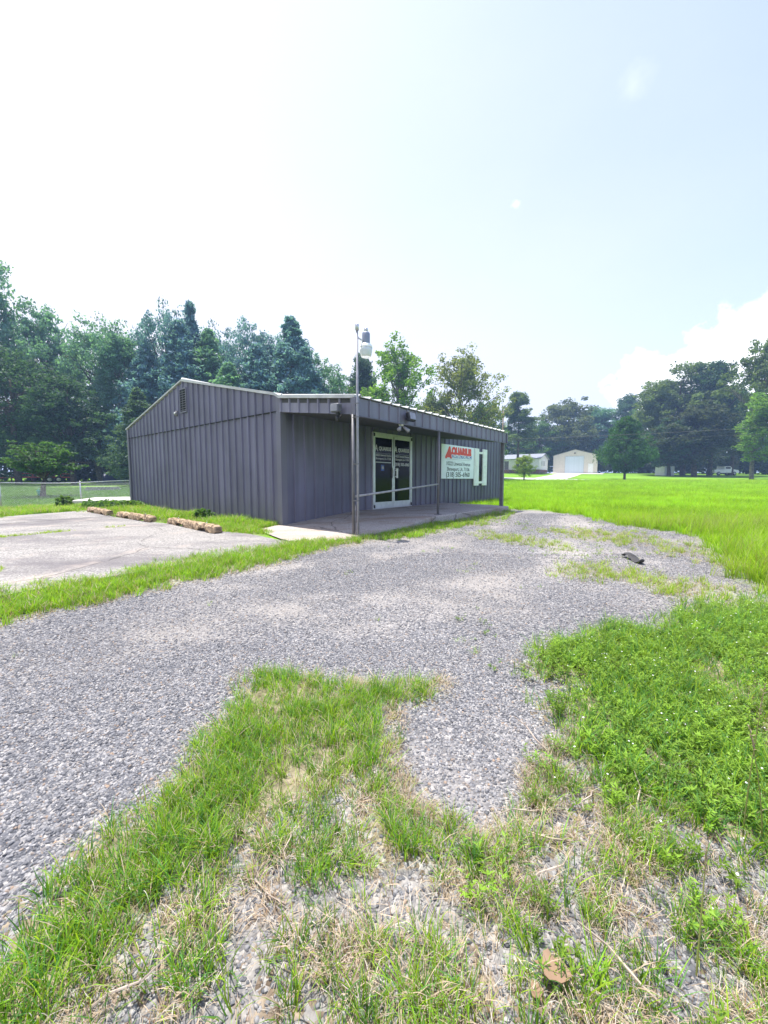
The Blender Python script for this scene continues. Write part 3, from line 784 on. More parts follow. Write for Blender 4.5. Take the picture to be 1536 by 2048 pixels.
# far side walls, plain sheets
MB().box((0, BWID, -.05), (BL, BWID + .03, EAVE - .02)).build('rear_wall', M['siding'], bld)
mb = MB(); mb.add([(BL + .003, 0, -.05), (BL + .003, BWID, -.05), (BL + .003, BWID, EAVE - .02), (BL + .003, BWID / 2, RIDGE - .02), (BL + .003, 0, EAVE - .02)], [(0, 1, 2, 3, 4)]); mb.build('far_gable', M['siding'], bld)
# trims
MB().box((-.055, -.055, -.05), (-.012, .10, ztop(0) - .04)).box((-.012, -.055, -.05), (.10, -.012, ztop(0) - .36)).build('corner_trim', M['trim'], bld)
MB().box((-.055, BWID - .10, -.05), (-.012, BWID + .05, EAVE - .02)).build('corner_trim', M['trim'], bld)
MB().box((BL - .08, -.05, -.05), (BL + .05, -.038, EAVE - .02)).build('corner_trim', M['trim'], bld)
mb = MB()
for k in range(30):
    mb.box((-.056, k * RIB + .06, SEAM - .036), (-.009, k * RIB + RIB, SEAM - .028))
mb.build('seam_flashing', M['dark'], bld)
# main roof strips with ribs running down the slope
slope = math.atan2(RIDGE - EAVE, BWID / 2)
SL = (BWID / 2) / math.cos(slope)
RPROF = [(0, 0), (.018, .036), (.05, .036), (.068, 0), (RIB, 0)]
def roof_strip(length, th=.012):
    mb = MB(); vs = []; fs = []
    m = len(RPROF)
    for s in (0, length):
        for (t, d) in RPROF: vs.append((t, s, d + th))
        for (t, d) in RPROF: vs.append((t, s, d))
    M2 = 2 * m
    for k in range(m - 1):
        fs.append((k, k + 1, M2 + k + 1, M2 + k)); fs.append((m + k, M2 + m + k, M2 + m + k + 1, m + k + 1))
        fs.append((k, m + k, m + k + 1, k + 1)); fs.append((M2 + k, M2 + k + 1, M2 + m + k + 1, M2 + m + k))
    mb.add(vs, fs)
    return mb.mesh('roof_panel')
rs = roof_strip(SL + .05)
for k in range(40):
    a = link_mesh('roof_panel', rs, M['roof'], bld); a.location = (k * RIB, 0 if k > 23 else .0, EAVE); a.rotation_euler = (slope, 0, 0)
    b = link_mesh('roof_panel', rs, M['roof'], bld); b.location = ((k + 1) * RIB, BWID, EAVE); b.rotation_euler = (slope, 0, math.pi)
# rake trims (light edge of the roof on the gable)
def rake(pts, name='rake_trim', w0=-.075, w1=.06, h=.05, mat=None):
    mb = MB(); vs = []; fs = []
    for (v, z) in pts:
        vs += [(w0, v, z - h), (w0, v, z + .012), (w1, v, z + .012), (w1, v, z - h)]
    for i in range(len(pts) - 1):
        for k in range(4):
            k2 = (k + 1) % 4
            fs.append((i * 4 + k, i * 4 + k2, (i + 1) * 4 + k2, (i + 1) * 4 + k))
    fs += [(0, 1, 2, 3), tuple((len(pts) - 1) * 4 + k for k in (3, 2, 1, 0))]
    mb.add(vs, fs); return mb.build(name, mat or M['rake'], bld)
rake([(BWID + .09, EAVE + .01), (BWID / 2, RIDGE + .035)], h=.028)
rake([(BWID / 2, RIDGE + .035), (.14, EAVE + .065), (-.02, 2.955), (-2.27, 2.665)])
MB().tube([(-.05, BWID / 2, RIDGE + .045), (BL + .05, BWID / 2, RIDGE + .045)], .05, 6).build('ridge_cap', M['roof'], bld)
# porch roof
PD, PL = 2.232, 7.05
pz0, pz1 = 2.955, 2.655
psl = math.atan2(pz0 - pz1, PD)
pr = roof_strip((PD + .10) / math.cos(psl))
for k in range(23):
    a = link_mesh('roof_panel', pr, M['roof'], bld); a.location = (.02 + k * RIB, -PD - .075, pz1 - .008); a.rotation_euler = (psl, 0, 0)
# soffit and end beam
mb = MB(); mb.add([(-.03, -.04, 2.60), (PL, -.04, 2.60), (PL, -PD + .03, 2.345), (-.03, -PD + .03, 2.345), (-.03, -.04, 2.64), (PL, -.04, 2.64), (PL, -PD + .03, 2.385), (-.03, -PD + .03, 2.385)],
       [(0, 1, 2, 3), (7, 6, 5, 4), (0, 4, 5, 1), (2, 6, 7, 3), (1, 5, 6, 2), (0, 3, 7, 4)])
mb.build('porch_ceiling', M['core'], bld)  # near-black coat paints the recess's shade onto the ceiling
# front fascia strips
FB, FT = 2.315, 2.635
ff = MB()
FPROF = [(0, 0), (.012, .028), (.044, .028), (.056, 0), (RIB, 0)]
fp = panel('u', 0, lambda t: FB, lambda t: FT, .0, RIB, -1, FPROF, -PD - .02).mesh('fascia_panel')
for k in range(23): cp('fascia_panel', fp, M['fascia'], bld, (.03 + k * RIB, 0, 0))
MB().box((-.02, -PD - .018, FB + .002), (PL + .02, -PD + .03, FT - .002)).build('fascia_backing', M['core'], bld)
MB().box((-.05, -PD - .062, FB - .012), (PL + .03, -PD + .01, FB)).build('fascia_edge', M['trim'], bld)
MB().box((PL + .01, -PD - .06, FB), (PL + .06, -PD + .06, FT)).build('fascia_corner', M['fascia'], bld)
MB().box((-.075, -PD - .065, FB), (-.022, -PD + .05, FT + .0)).build('fascia_corner', M['fascia'], bld)
# end fascia above the gable-side opening, leaning out a little at its foot
def ez(v): return 2.61 + (2.61 - 2.33) / PD * v
def et(v): return 2.915 + (2.915 - 2.64) / PD * v
nE = 7
for k in range(nE):
    v1 = -.06 - k * (PD - .12) / nE; w = (PD - .12) / nE
    mb = MB(); vs = []; fs = []
    for (t, d) in FPROF:
        v = v1 - t / RIB * w
        vs.append((-.055 - d, v, ez(v))); vs.append((-.012 - d, v + .045, et(v)))
    for q in range(len(FPROF) - 1): fs.append((2 * q, 2 * q + 2, 2 * q + 3, 2 * q + 1))
    mb.add(vs, fs); mb.build('fascia_panel', M['fascia'], bld)
mb = MB(); mb.add([(-.052, -.05, 2.602), (-.052, -PD, ez(-PD) - .002), (.03, -PD, ez(-PD) - .002), (.03, -.05, 2.602), (-.014, -.05, 2.9), (-.014, -PD, et(-PD) - .01), (.03, -PD, et(-PD) - .01), (.03, -.05, 2.9)],
       [(0, 1, 2, 3), (0, 4, 5, 1), (3, 2, 6, 7), (1, 5, 6, 2), (0, 3, 7, 4), (4, 7, 6, 5)]); mb.build('fascia_backing', M['core'], bld)
mb = MB(); mb.add([(PL, -.02, 2.60), (PL, -PD, 2.33), (PL, -PD, 2.62), (PL, -.02, 2.89), (PL + .02, -.02, 2.60), (PL + .02, -PD, 2.33), (PL + .02, -PD, 2.62), (PL + .02, -.02, 2.89)],
       [(0, 1, 2, 3), (7, 6, 5, 4), (0, 4, 5, 1), (3, 2, 6, 7)]); mb.build('fascia_end', M['fascia'], bld)
# porch posts and handrail
def zpost(u): return slabz(u)
MB().tube([(-.055, -PD + .01, .02), (-.055, -PD + .01, 2.33)], .028, 12).build('porch_post', M['post'], bld)
MB().tube([(2.9, -PD - .02, .16), (2.9, -PD - .02, 2.33)], .031, 12).box((2.83, -PD - .09, .29), (2.97, -PD + .05, .308)).build('porch_post', M['post'], bld)
MB().box((6.9, -PD - .01, .25), (7.0, -PD + .09, 2.33)).build('porch_post', M['post'], bld)
MB().tube([(-.02, -PD, .835), (2.9, -PD - .02, 1.035)], .021, 10).build('handrail', M['rail'], bld)

# entrance doors
D0, D1, DZ0, DZ1 = 3.025, 4.913, .304, 2.475
fy = -.062
mb = MB()
mb.box((D0, fy, DZ0), (D0 + .055, .0, DZ1)).box((D1 - .055, fy, DZ0), (D1, .0, DZ1)).box((D0 + .055, fy, DZ1 - .06), (D1 - .055, .0, DZ1)).box((D0 + .055, fy + .01, DZ0), (D1 - .055, 0, DZ0 + .02))
mb.build('door_frame', M['alu'], bld)
for (a, b_) in ((D0 + .04, DZ0 + .03), (D1 - .045, DZ0 + .03), (D0 + .04, DZ1 - .12), (D1 - .045, DZ1 - .12)):
    MB().lathe((a, fy - .012, b_), [(.022, 0), (.022, .09)], 8).build('hinge', M['black'], bld)
mid = (D0 + D1) / 2
def text(body, size, x, y, z, mat, parent, width=None, bold=0.0, align='CENTER', shear=0.0, ext=.0015, name='lettering'):
    """flat lettering facing -v at building-local x, y, z (baseline centre); width squeezes it to fit"""
    cu = bpy.data.curves.new(name, 'FONT'); cu.body = body; cu.size = size; cu.align_x = align; cu.offset = bold; cu.extrude = ext; cu.shear = shear
    cu.resolution_u = 3
    cu.materials.append(mat)
    tmp = bpy.data.objects.new(name, cu); COL.objects.link(tmp)
    dg = bpy.context.evaluated_depsgraph_get(); dg.update()
    me = bpy.data.meshes.new_from_object(tmp.evaluated_get(dg))
    COL.objects.unlink(tmp); bpy.data.objects.remove(tmp)
    xs_ = [v.co.x for v in me.vertices]; w = max(xs_) - min(xs_) if xs_ else 1
    sx = width / w if width else 1
    o = bpy.data.objects.new(name, me); COL.objects.link(o); o.parent = parent
    o.location = (x, y, z); o.rotation_euler = (R(90), 0, 0); o.scale = (sx, 1, 1)
    return o
for s in (0, 1):
    x0 = D0 + .058 if s == 0 else mid + .004; x1 = mid - .004 if s == 0 else D1 - .058
    dmb = MB(); yf, yb = fy + .012, fy + .055
    st = .05 if s == 0 else .05
    z0, z1 = DZ0 + .025, DZ1 - .064
    lw = .045 if s == 0 else .06; rw = .06 if s == 0 else .045
    dmb.box((x0, yf, z0), (x0 + lw, yb, z1)).box((x1 - rw, yf, z0), (x1, yb, z1)).box((x0 + lw, yf, z1 - .075), (x1 - rw, yb, z1)).box((x0 + lw, yf, z0), (x1 - rw, yb, z0 + .17))
    d = dmb.build('door', M['alu'], bld)
    MB().box((x0 + lw, yf + .015, z0 + .17), (x1 - rw, yf + .025, z1 - .075)).build('glass_pane', M['glass'], d)
    gx = (x0 + lw + x1 - rw) / 2; yt = yf + .0125; gw = (x1 - rw) - (x0 + lw)
    if s == 0:
        h = MB().box((mid - .075, yf - .035, 1.18), (mid - .005, yf - .005, 1.49)); h.build('handle_plate', M['alu'], d)
        MB().tube([(mid - .02, yf - .01, 1.24), (mid - .02, yf - .06, 1.26), (mid - .02, yf - .06, 1.42), (mid - .02, yf - .01, 1.44)], .012, 8).build('handle', M['galv'], d)
    else:
        MB().box((mid + .075, yf - .06, 1.19), (mid + .15, yf - .045, 1.47)).box((mid + .02, yf - .06, 1.22), (mid + .075, yf - .002, 1.245)).box((mid + .02, yf - .06, 1.41), (mid + .075, yf - .002, 1.435)).build('handle', M['white'], d)
        MB().box((mid - .004, yf - .006, 1.55), (mid + .02, yf - .001, DZ1 - .08)).build('weather_strip', M['black'], d)
    text('A', .25, gx - gw * .42, yt, 1.955, M['vinyl'], d, .15, .006)
    text('QUARIUS', .145, gx + gw * .09, yt, 1.985, M['vinyl'], d, gw * .74, .006)
    text('10222 Linwood Avenue', .085, gx, yt, 1.815, M['vinyl'], d, gw * .92, .002)
    text('Shreveport, LA. 71106', .085, gx, yt, 1.72, M['vinyl'], d, gw * .9, .002)
    MB().box((gx - gw * .44, yt - .002, 1.895), (gx + gw * .44, yt + .001, 1.901)).build('lettering', M['inklight'], d)
    if s == 0:
        MB().box((gx - gw * .46, yt - .002, 1.628), (gx + gw * .46, yt + .001, 1.652)).build('lettering', M['inklight'], d)
        MB().box((gx - .12, yt - .003, 1.40), (gx + .02, yt + .001, 1.57)).build('sticker', M['blue'], d)
        MB().lathe((gx - .05, yt - .002, 1.49), [(.05, -.004), (.05, .0)], 14, 0, 'y').build('sticker_mark', M['vinyl'], d)
    else:
        text('(318) 505-6960', .13, gx, yt, 1.56, M['vinyl'], d, gw * .95, .004)
        MB().box((x0 + lw + .02, yt - .002, 1.475), (x0 + lw + .2, yt + .001, 1.49)).box((x0 + lw + .05, yt - .002, 1.43), (x0 + lw + .24, yt + .001, 1.445)).build('lettering', M['inklight'], d)

# window with its two shutters
w0, w1, wz0, wz1 = 9.60, 10.10, 1.07, 2.20
wn = MB()
wn.box((w0, -.05, wz0), (w0 + .06, .0, wz1)).box((w1 - .06, -.09, wz0), (w1, .0, wz1)).box((w0, -.07, wz1), (w1, .0, wz1 + .08)).box((w0, -.08, wz0 - .09), (w1, .0, wz0))
win = wn.build('window', M['shutter'], bld)
MB().box((w0 + .06, -.046, wz0), (w1 - .06, -.042, wz1)).build('pane', M['glass'], win)
for (a, b_) in ((9.262, 9.68), (10.04, 10.46)):
    sb = MB()
    sb.box((a, -.085, .90), (b_, -.042, 2.405))
    zc = 1.66
    for (q0, q1) in ((.96, zc - .03), (zc + .03, 2.345)):
        sb.bbox((a + .07, -.0965, q0), (b_ - .07, -.084, q1), .008)
    sb.build('shutter', M['shutter'], bld)

# gable louvre, round bell, conduits on the gable wall
lv = MB(); lv.box((-.075, 4.31, 3.08), (-.036, 4.345, 3.77)).box((-.075, 4.715, 3.08), (-.036, 4.75, 3.77)).box((-.075, 4.345, 3.735), (-.036, 4.715, 3.77)).box((-.075, 4.345, 3.08), (-.036, 4.715, 3.115))
lvo = lv.build('vent_frame', M['trim'], bld)
MB().box((-.045, 4.345, 3.115), (-.040, 4.715, 3.735)).build('vent_shade_sheet', M['dark'], lvo)  # black sheet paints the darkness seen between the slats
slat = MB(); mt = Matrix.Rotation(R(-38), 4, 'Y'); slat.box((-.012, 4.346, -.004), (.012, 4.714, .004), 0, mt)
slm = slat.mesh('slat')
for k in range(9):
    o = link_mesh('slat', slm, M['fascia'], lvo); o.location = (-.058, 0, 3.15 + k * .066)
MB().tube([(-.05, 4.60, 3.08), (-.05, 4.61, SEAM)], .009, 6).build('conduit', M['trim'], bld)

# ------------------------------------------------------------------ things fixed to the building
def bthing(name, u, v, z, label, cat, group=None):
    p = BW(u, v, z); e = empty(name, p, BROT); return tag(e, label, cat, group)
bell = bthing('alarm_bell', -.045, 5.0, 3.10, 'small round grey alarm bell on the gable wall beside the louvred vent', 'bell')
MB().lathe((0, 0, 0), [(.085, 0), (.085, -.02), (.07, -.05), (.03, -.062)], 16, 0, 'x').build('gong', M['post'], bell)
MB().lathe((-.05, 0, 0), [(.028, 0), (.028, -.03), (.012, -.036)], 10, 0, 'x').build('cap', M['alu'], bell)

# floodlight on the end fascia
fl = bthing('floodlight', -.055, -1.93, 2.45, 'square grey floodlight under the porch roof edge left of the light pole', 'floodlight')
MB().bbox((-.20, -.10, -.07), (-.07, .10, .08), .02).build('housing', M['flood'], fl)
MB().box((-.206, -.085, -.055), (-.2005, .085, .065)).build('lens', M['polegrey'], fl)
MB().box((-.12, -.03, -.12), (-.06, .03, -.07)).tube([(-.09, 0, -.12), (-.05, -.01, -.15), (-.002, -.02, -.10)], .016, 6).build('bracket', M['black'], fl)
MB().lathe((-.09, .02, -.20), [(.02, -.03), (.035, 0), (.035, .05), (.02, .08)], 10).build('sensor', M['black'], fl)
fl2 = bthing('floodlight', 1.55, -PD - .055, 2.42, 'dark square floodlight seen from behind on the front fascia above the doors', 'floodlight')
mt = Matrix.Rotation(R(-14), 4, 'X')
MB().bbox((-.12, -.15, -.07), (.12, -.05, .11), .02, 0, mt).build('housing', M['black'], fl2)
MB().box((-.10, -.158, -.05), (.10, -.1505, .09), 0, mt).build('lens', M['polegrey'], fl2)
MB().box((-.03, -.06, -.02), (.03, .02, .03)).build('bracket', M['black'], fl2)
# twin spot heads under the fascia
tw = bthing('twin_spotlight', 1.43, -PD + .02, 2.315, 'twin pale grey spot heads hanging below the fascia above the doors', 'spotlight')
MB().lathe((0, 0, -.03), [(.05, 0), (.055, .03)], 14).build('base', M['white'], tw)
for s in (-1, 1):
    d = Vector((s * .75, -.35, -.55)).normalized(); p0 = Vector((s * .03, -.01, -.03)); 
    MB().tube([p0, p0 + d * .05, p0 + d * .06, p0 + d * .13, p0 + d * .19], [.012, .013, .028, .034, .046], 12).build('spot_head', M['polegrey'], tw)
# light pole beside the porch post with its barn light
lp = bthing('light_pole', -.065, -PD - .115, TZ(-.5, 7.05), 'tall thin grey pipe pole carrying a barn light beside the porch corner post', 'lamp post')
zb = TZ(-.5, 7.05)
MB().tube([(0, 0, -.1), (0, 0, 2.35 - zb), (0, 0, 3.80 - zb)], [.023, .023, .019], 12).build('pole', M['polegrey'], lp)
MB().tube([(-.012, .052, -.05), (-.012, .052, .6)], .008, 6).build('conduit', M['post'], lp)
MB().lathe((0, 0, 3.77 - zb), [(.034, 0), (.034, .10), (.026, .115)], 10).build('pole_cap', M['galv'], lp)
for zz in (.75, 1.42, 2.26, 2.5):
    MB().box((-.027, -.027, zz - zb), (.027, .10 if zz < 2.4 else .05, zz + .018 - zb)).build('strap', M['post'], lp)
MB().tube([(0, 0, 3.66 - zb), (.10, -.03, 3.62 - zb), (.19, -.05, 3.63 - zb)], .017, 8).build('arm', M['galv'], lp)
lx, ly, lz = .17, -.055, 3.63 - zb
lx = .175
MB().lathe((lx, ly, lz), [(.070, -.055), (.072, -.04), (.072, .12), (.06, .145), (.03, .15)], 16).build('ballast_housing', M['lampbody'], lp)
MB().lathe((lx, ly, lz + .15), [(.036, 0), (.036, .055), (.028, .07)], 12).build('photocell', M['galv'], lp)
MB().lathe((lx, ly, lz - .055), [(.08, 0), (.108, -.025), (.118, -.06), (.118, -.075)], 20).build('reflector', M['white'], lp)
MB().lathe((lx, ly, lz - .13), [(.116, 0), (.113, -.05), (.098, -.12), (.083, -.155), (.06, -.15)], 20).build('refractor', M['glassy'], lp)

# the company sign
sg = bthing('sign_board', 6.70, -.045, 1.18, 'white plywood sign with red and blue lettering beside the white shutters', 'sign')
sw, sh = 2.53, 1.225
MB().box((0, -.028, .0), (sw, -.006, sh)).build('board', M['board'], sg)
MB().box((.3, -.0055, .2), (.38, .04, sh - .1)).box((sw - .4, -.0055, .2), (sw - .32, .04, sh - .1)).build('batten', M['trim'], sg)
ys_ = -.0295
# red slab of the logo: slanting left edge, letters tall
lg = MB(); z0 = .765
lg.add([(.235, ys_, z0), (.62, ys_, z0), (.62, ys_, z0 + .12), (2.30, ys_, z0 + .145), (2.30, ys_, z0 + .2), (.40, ys_, z0 + .2), (.36, ys_, z0 + .16)], [(0, 1, 2, 3, 4, 5, 6)])
lg.build('logo_bar', M['red'], sg)
text('A', .53, .50, ys_ - .0012, z0 + .0, M['red'], sg, .50, .035, shear=.18)
text('QUARIUS', .36, 1.50, ys_ - .0012, z0 + .125, M['red'], sg, 1.58, .030)
lb = MB(); lb.add([(.60, ys_ - .0018, z0 - .005), (2.31, ys_ - .0018, z0 - .005), (2.31, ys_ - .0018, z0 + .125), (.68, ys_ - .0018, z0 + .125)], [(0, 1, 2, 3)])
lb.build('logo_band', M['blue'], sg)
text('CONTRACTORS, INC.', .155, 1.48, ys_ - .0035, z0 + .008, M['board'], sg, 1.58, .006)
MB().box((.25, ys_ - .001, .70), (2.30, ys_, .712)).build('tagline', M['inklight'], sg)
text('10222 Linwood Avenue', .20, 1.27, ys_, .485, M['ink'], sg, 1.85, .002)
text('Shreveport, LA. 71106', .20, 1.27, ys_, .285, M['ink'], sg, 1.76, .002)
text('(318) 505\u20136960', .25, 1.25, ys_, .065, M['ink'], sg, 1.84, .004)

# ------------------------------------------------------------------ wheel stops
def wheel_stop(u, v0, v1, label, rz=0.0, seed=0):
    w = BW(u, (v0 + v1) / 2); z = TZ(w.x, w.y) + .04
    o = empty('wheel_stop', (w.x, w.y, z), BROT + rz); tag(o, label, 'wheel stop', 'concrete wheel stops along the parking pad')
    L = (v1 - v0); rg = np.random.default_rng(seed); mb = MB(); vs = []; fs = []
    nseg = 30; ring = 10
    for i in range(nseg + 1):
        y = -L / 2 + L * i / nseg
        e = min(1, min(i, nseg - i) / 1.2) * .12 + .88
        notch = .07 if (.16 < i / nseg < .30 or .60 < i / nseg < .76) else 0
        pr = [(-.095, notch), (-.098, .05 + notch * .4), (-.085, .112), (-.062, .138), (0, .142), (.062, .138), (.085, .112), (.098, .05), (.095, 0), (0, 0 + notch * .5)]
        for (x, zz) in pr:
            j = rg.uniform(-.010, .010, 3)
            vs.append((x * e + j[0], y + j[1] * 1.5, max(0, zz * (e if zz > .1 else 1)) + j[2]))
    for i in range(nseg):
        for k in range(ring):
            k2 = (k + 1) % ring
            fs.append((i * ring + k, i * ring + k2, (i + 1) * ring + k2, (i + 1) * ring + k))
    fs.append(tuple(range(ring))[::-1]); fs.append(tuple(nseg * ring + k for k in range(ring)))
    mb.add(vs, fs, 0, False); mb.build('block', M['stopcon'], o)
    MB().lathe((0, -L * .3, .14), [(.012, 0), (.012, .022), (.008, .026)], 6).lathe((0, L * .3, .14), [(.012, 0), (.012, .022), (.008, .026)], 6).build('anchor_pin', M['galv'], o)
wheel_stop(-1.54, -.17, 2.22, 'nearest weathered concrete wheel stop, closest to the porch corner', R(-3), 1)
wheel_stop(-1.70, 2.72, 4.72, 'middle weathered concrete wheel stop with grass growing over its front', R(2), 2)
wheel_stop(-1.78, 5.25, 7.35, 'farthest weathered concrete wheel stop, beside the low leafy weeds', R(-2), 3)

# ------------------------------------------------------------------ chain-link fence
fx0, fdx = -13.46, .017
fn = empty('chain_link_fence', (fx0, 13.6, 0)); tag(fn, 'low galvanised chain-link fence along the back lawn', 'fence')
def fpt(y): return (fx0 + fdx * (y - 13.6)), y
FY = [6.5 + 3.54 * k for k in range(7)]
def L_(x, y, z): return (x - fx0, y - 13.6, z)
for y in FY:
    x, _ = fpt(y); zb = TZ(x, y)
    MB().tube([L_(x, y, zb - .2), L_(x, y, zb + .97)], .026, 8).lathe(L_(x, y, zb + .96), [(.034, 0), (.034, .03), (.012, .05)], 8).build('post', M['galv'], fn)
MB().tube([L_(*fpt(y), TZ(*fpt(y)) + .955) for y in np.linspace(FY[0], FY[-1], 30)], .019, 6).build('top_rail', M['galv'], fn)
MB().tube([L_(*fpt(y), TZ(*fpt(y)) + .04) for y in np.linspace(FY[0], FY[-1], 30)], .003, 4).build('tension_wire', M['galv'], fn)
wm = MB(); pitch_ = .062; H_ = .90
yy = FY[0]
while yy < FY[-1] - H_:
    for s in (1, -1):
        a = yy if s == 1 else yy + H_; b = yy + H_ if s == 1 else yy
        xa, _ = fpt(a); xb, _ = fpt(b)
        wm.tube([L_(xa, a, TZ(xa, a) + .04), L_(xb, b, TZ(xb, b) + .94)], .0019, 3, 0, False)
    yy += pitch_
tag(wm.build('wire_mesh', M['galv'], fn), kind='stuff')

# ------------------------------------------------------------------ far buildings
house = empty('white_house', (36.6, 92.0, TZ(38, 94)), math.atan2(6.5, 4.7)); tag(house, 'low white house with a grey roof and brick skirting across the road', 'house')
# local x = along the gable end (8 m), local y = long side going left/away
HW, HL = 8.0, 15.0
MB().box((0, 0, -.6), (HW, HL, .95)).build('skirting', M['brick'], house)
hm = MB(); hm.add([(-.03, -.03, .95), (HW + .03, -.03, .95), (HW + .03, HL, .95), (-.03, HL, .95), (-.03, -.03, 3.55), (HW + .03, -.03, 3.55), (HW + .03, HL, 3.55), (-.03, HL, 3.55), (HW / 2, -.03, 4.75), (HW / 2, HL, 4.75)],
      [(0, 1, 5, 8, 4), (1, 2, 6, 5), (2, 3, 7, 9, 6), (3, 0, 4, 7), (0, 3, 2, 1)]); hm.build('wall', M['hsiding'], house)
def slabroof(parent, W_, L_0, L_1, ze, zr, mat, ov=.35, th=.12, name='roof'):
    mb = MB(); k = (zr - ze) / (W_ / 2)
    pts = [(-ov, ze - ov * k), (W_ / 2, zr), (W_ + ov, ze - ov * k)]
    vs = []
    for y in (L_0, L_1):
        for (x, z) in pts: vs.append((x, y, z + .02)); 
        for (x, z) in pts: vs.append((x, y, z + .02 + th))
    mb.add(vs, [(0, 1, 7, 6), (1, 2, 8, 7), (3, 9, 10, 4), (4, 10, 11, 5), (0, 3, 4, 1), (1, 4, 5, 2), (6, 7, 10, 9), (7, 8, 11, 10), (0, 6, 9, 3), (2, 5, 11, 8)])
    return mb.build(name, mat, parent)
slabroof(house, HW, -.4, HL + .4, 3.55, 4.75, M['hroof'])
for (a, b_) in ((1.9, 2.5), (3.1, 3.7), (4.3, 4.9)):
    f = MB().box((a, -.08, 1.75), (b_, -.031, 3.15)).build('window', M['shutter'], house)
    MB().box((a + .08, -.09, 1.85), (b_ - .08, -.0805, 3.05)).build('pane', M['pane'], f)
for (a, b_) in ((3.0, 4.2), (10.2, 11.4)):
    f = MB().box((-.08, a, 1.75), (-.031, b_, 3.1)).build('window', M['shutter'], house)
    MB().box((-.09, a + .08, 1.85), (-.0805, b_ - .08, 3.0)).build('pane', M['pane'], f)
MB().box((-.075, 7.2, 1.0), (-.031, 8.2, 3.05)).build('door', M['post'], house)
MB().box((-1.5, 6.6, -.5), (-.02, 8.8, .93)).box((-1.8, 7.0, -.5), (-1.5, 8.4, .45)).build('porch_step', M['brick'], house)
gar = empty('garage', (42.3, 97.5, TZ(47, 97)), R(-29)); tag(gar, 'cream metal garage with a wide pale roll-up door across the road', 'garage')
GW, GL = 9.7, 13.0
gm = MB(); gm.add([(0, 0, -.4), (GW, 0, -.4), (GW, GL, -.4), (0, GL, -.4), (0, 0, 4.25), (GW, 0, 4.25), (GW, GL, 4.25), (0, GL, 4.25), (GW / 2, 0, 5.65), (GW / 2, GL, 5.65)],
      [(0, 1, 5, 8, 4), (1, 2, 6, 5), (2, 3, 7, 9, 6), (3, 0, 4, 7), (0, 3, 2, 1)]); gm.build('wall', M['cream'], gar)
slabroof(gar, GW, -.12, GL + .12, 4.25, 5.65, M['rake'], .12, .08)
gd = MB().box((2.75, -.05, .0), (6.75, -.004, 4.05)).build('roll_up_door', M['gdoor'], gar)
gs = MB().box((2.77, -.075, 0), (6.73, -.051, .385)).mesh('door_slat')
for k in range(10):
    o = link_mesh('door_slat', gs, M['gdoor'], gd); o.location = (0, 0, .01 + k * .4)
MB().box((2.65, -.07, 0), (2.74, -.004, 4.06)).box((6.76, -.07, 0), (6.85, -.004, 4.06)).box((2.65, -.07, 4.062), (6.85, -.004, 4.15)).build('door_trim', M['inklight'], gar)
wd = MB().box((7.75, -.06, 0), (8.85, -.004, 2.25)).build('side_door', M['white'], gar)
MB().box((7.85, -.075, .1), (8.75, -.0605, 2.15)).build('panel', M['shutter'], wd)
MB().box((4.6, -.25, 4.75), (5.0, -.004, 4.95)).build('wall_light', M['black'], gar)
shed = empty('garden_shed', (58.3, 79.5, TZ(58, 80)), R(12)); tag(shed, 'small white shed behind the dark tree trunks beyond the road', 'shed')
MB().box((-1.2, 0, -.2), (1.2, 2.2, 1.9)).build('wall', M['hsiding'], shed)
mb = MB(); mb.add([(-1.3, -.1, 1.92), (1.3, -.1, 1.92), (0, -.1, 2.5), (-1.3, 2.3, 1.92), (1.3, 2.3, 1.92), (0, 2.3, 2.5)], [(0, 1, 2), (3, 5, 4), (0, 2, 5, 3), (1, 4, 5, 2), (0, 3, 4, 1)]); mb.build('roof', M['hroof'], shed)
MB().box((-.4, -.03, 0), (.4, -.002, 1.75)).build('door', M['gdoor'], shed)
# white pickup behind the trunks
pk = empty('parked_pickup', (70.0, 80.5, TZ(70, 80.5)), R(4)); tag(pk, 'white pickup truck half hidden behind the trunks of the dark grove', 'truck')
mb = MB()
prof = [(-2.7, .55), (-2.7, 1.15), (-.55, 1.2), (-.45, 1.85), (.75, 1.85), (1.35, 1.25), (2.55, 1.1), (2.7, .85), (2.7, .5)]
vs = [(x, y, z) for y in (-.9, .9) for (x, z) in prof]; n_ = len(prof)
mb.add(vs, [tuple(range(n_ - 1, -1, -1)), tuple(range(n_, 2 * n_))] + [(i, (i + 1) % n_, n_ + (i + 1) % n_, n_ + i) for i in range(n_)]); mb.build('body', M['white'], pk)
MB().box((-.3, -.912, 1.3), (.8, -.9015, 1.75)).build('side_window', M['pane'], pk)
for x in (-1.7, 1.75):
    for y in (-.92, .72):
        wv = MB().lathe((x, y, .38), [(.38, 0), (.38, .2)], 14, 0, 'y').build('wheel', M['tyre'], pk)
        MB().lathe((x, y - .012, .38), [(.2, 0), (.2, .01)], 10, 0, 'y').build('rim', M['wheelrim'], wv)

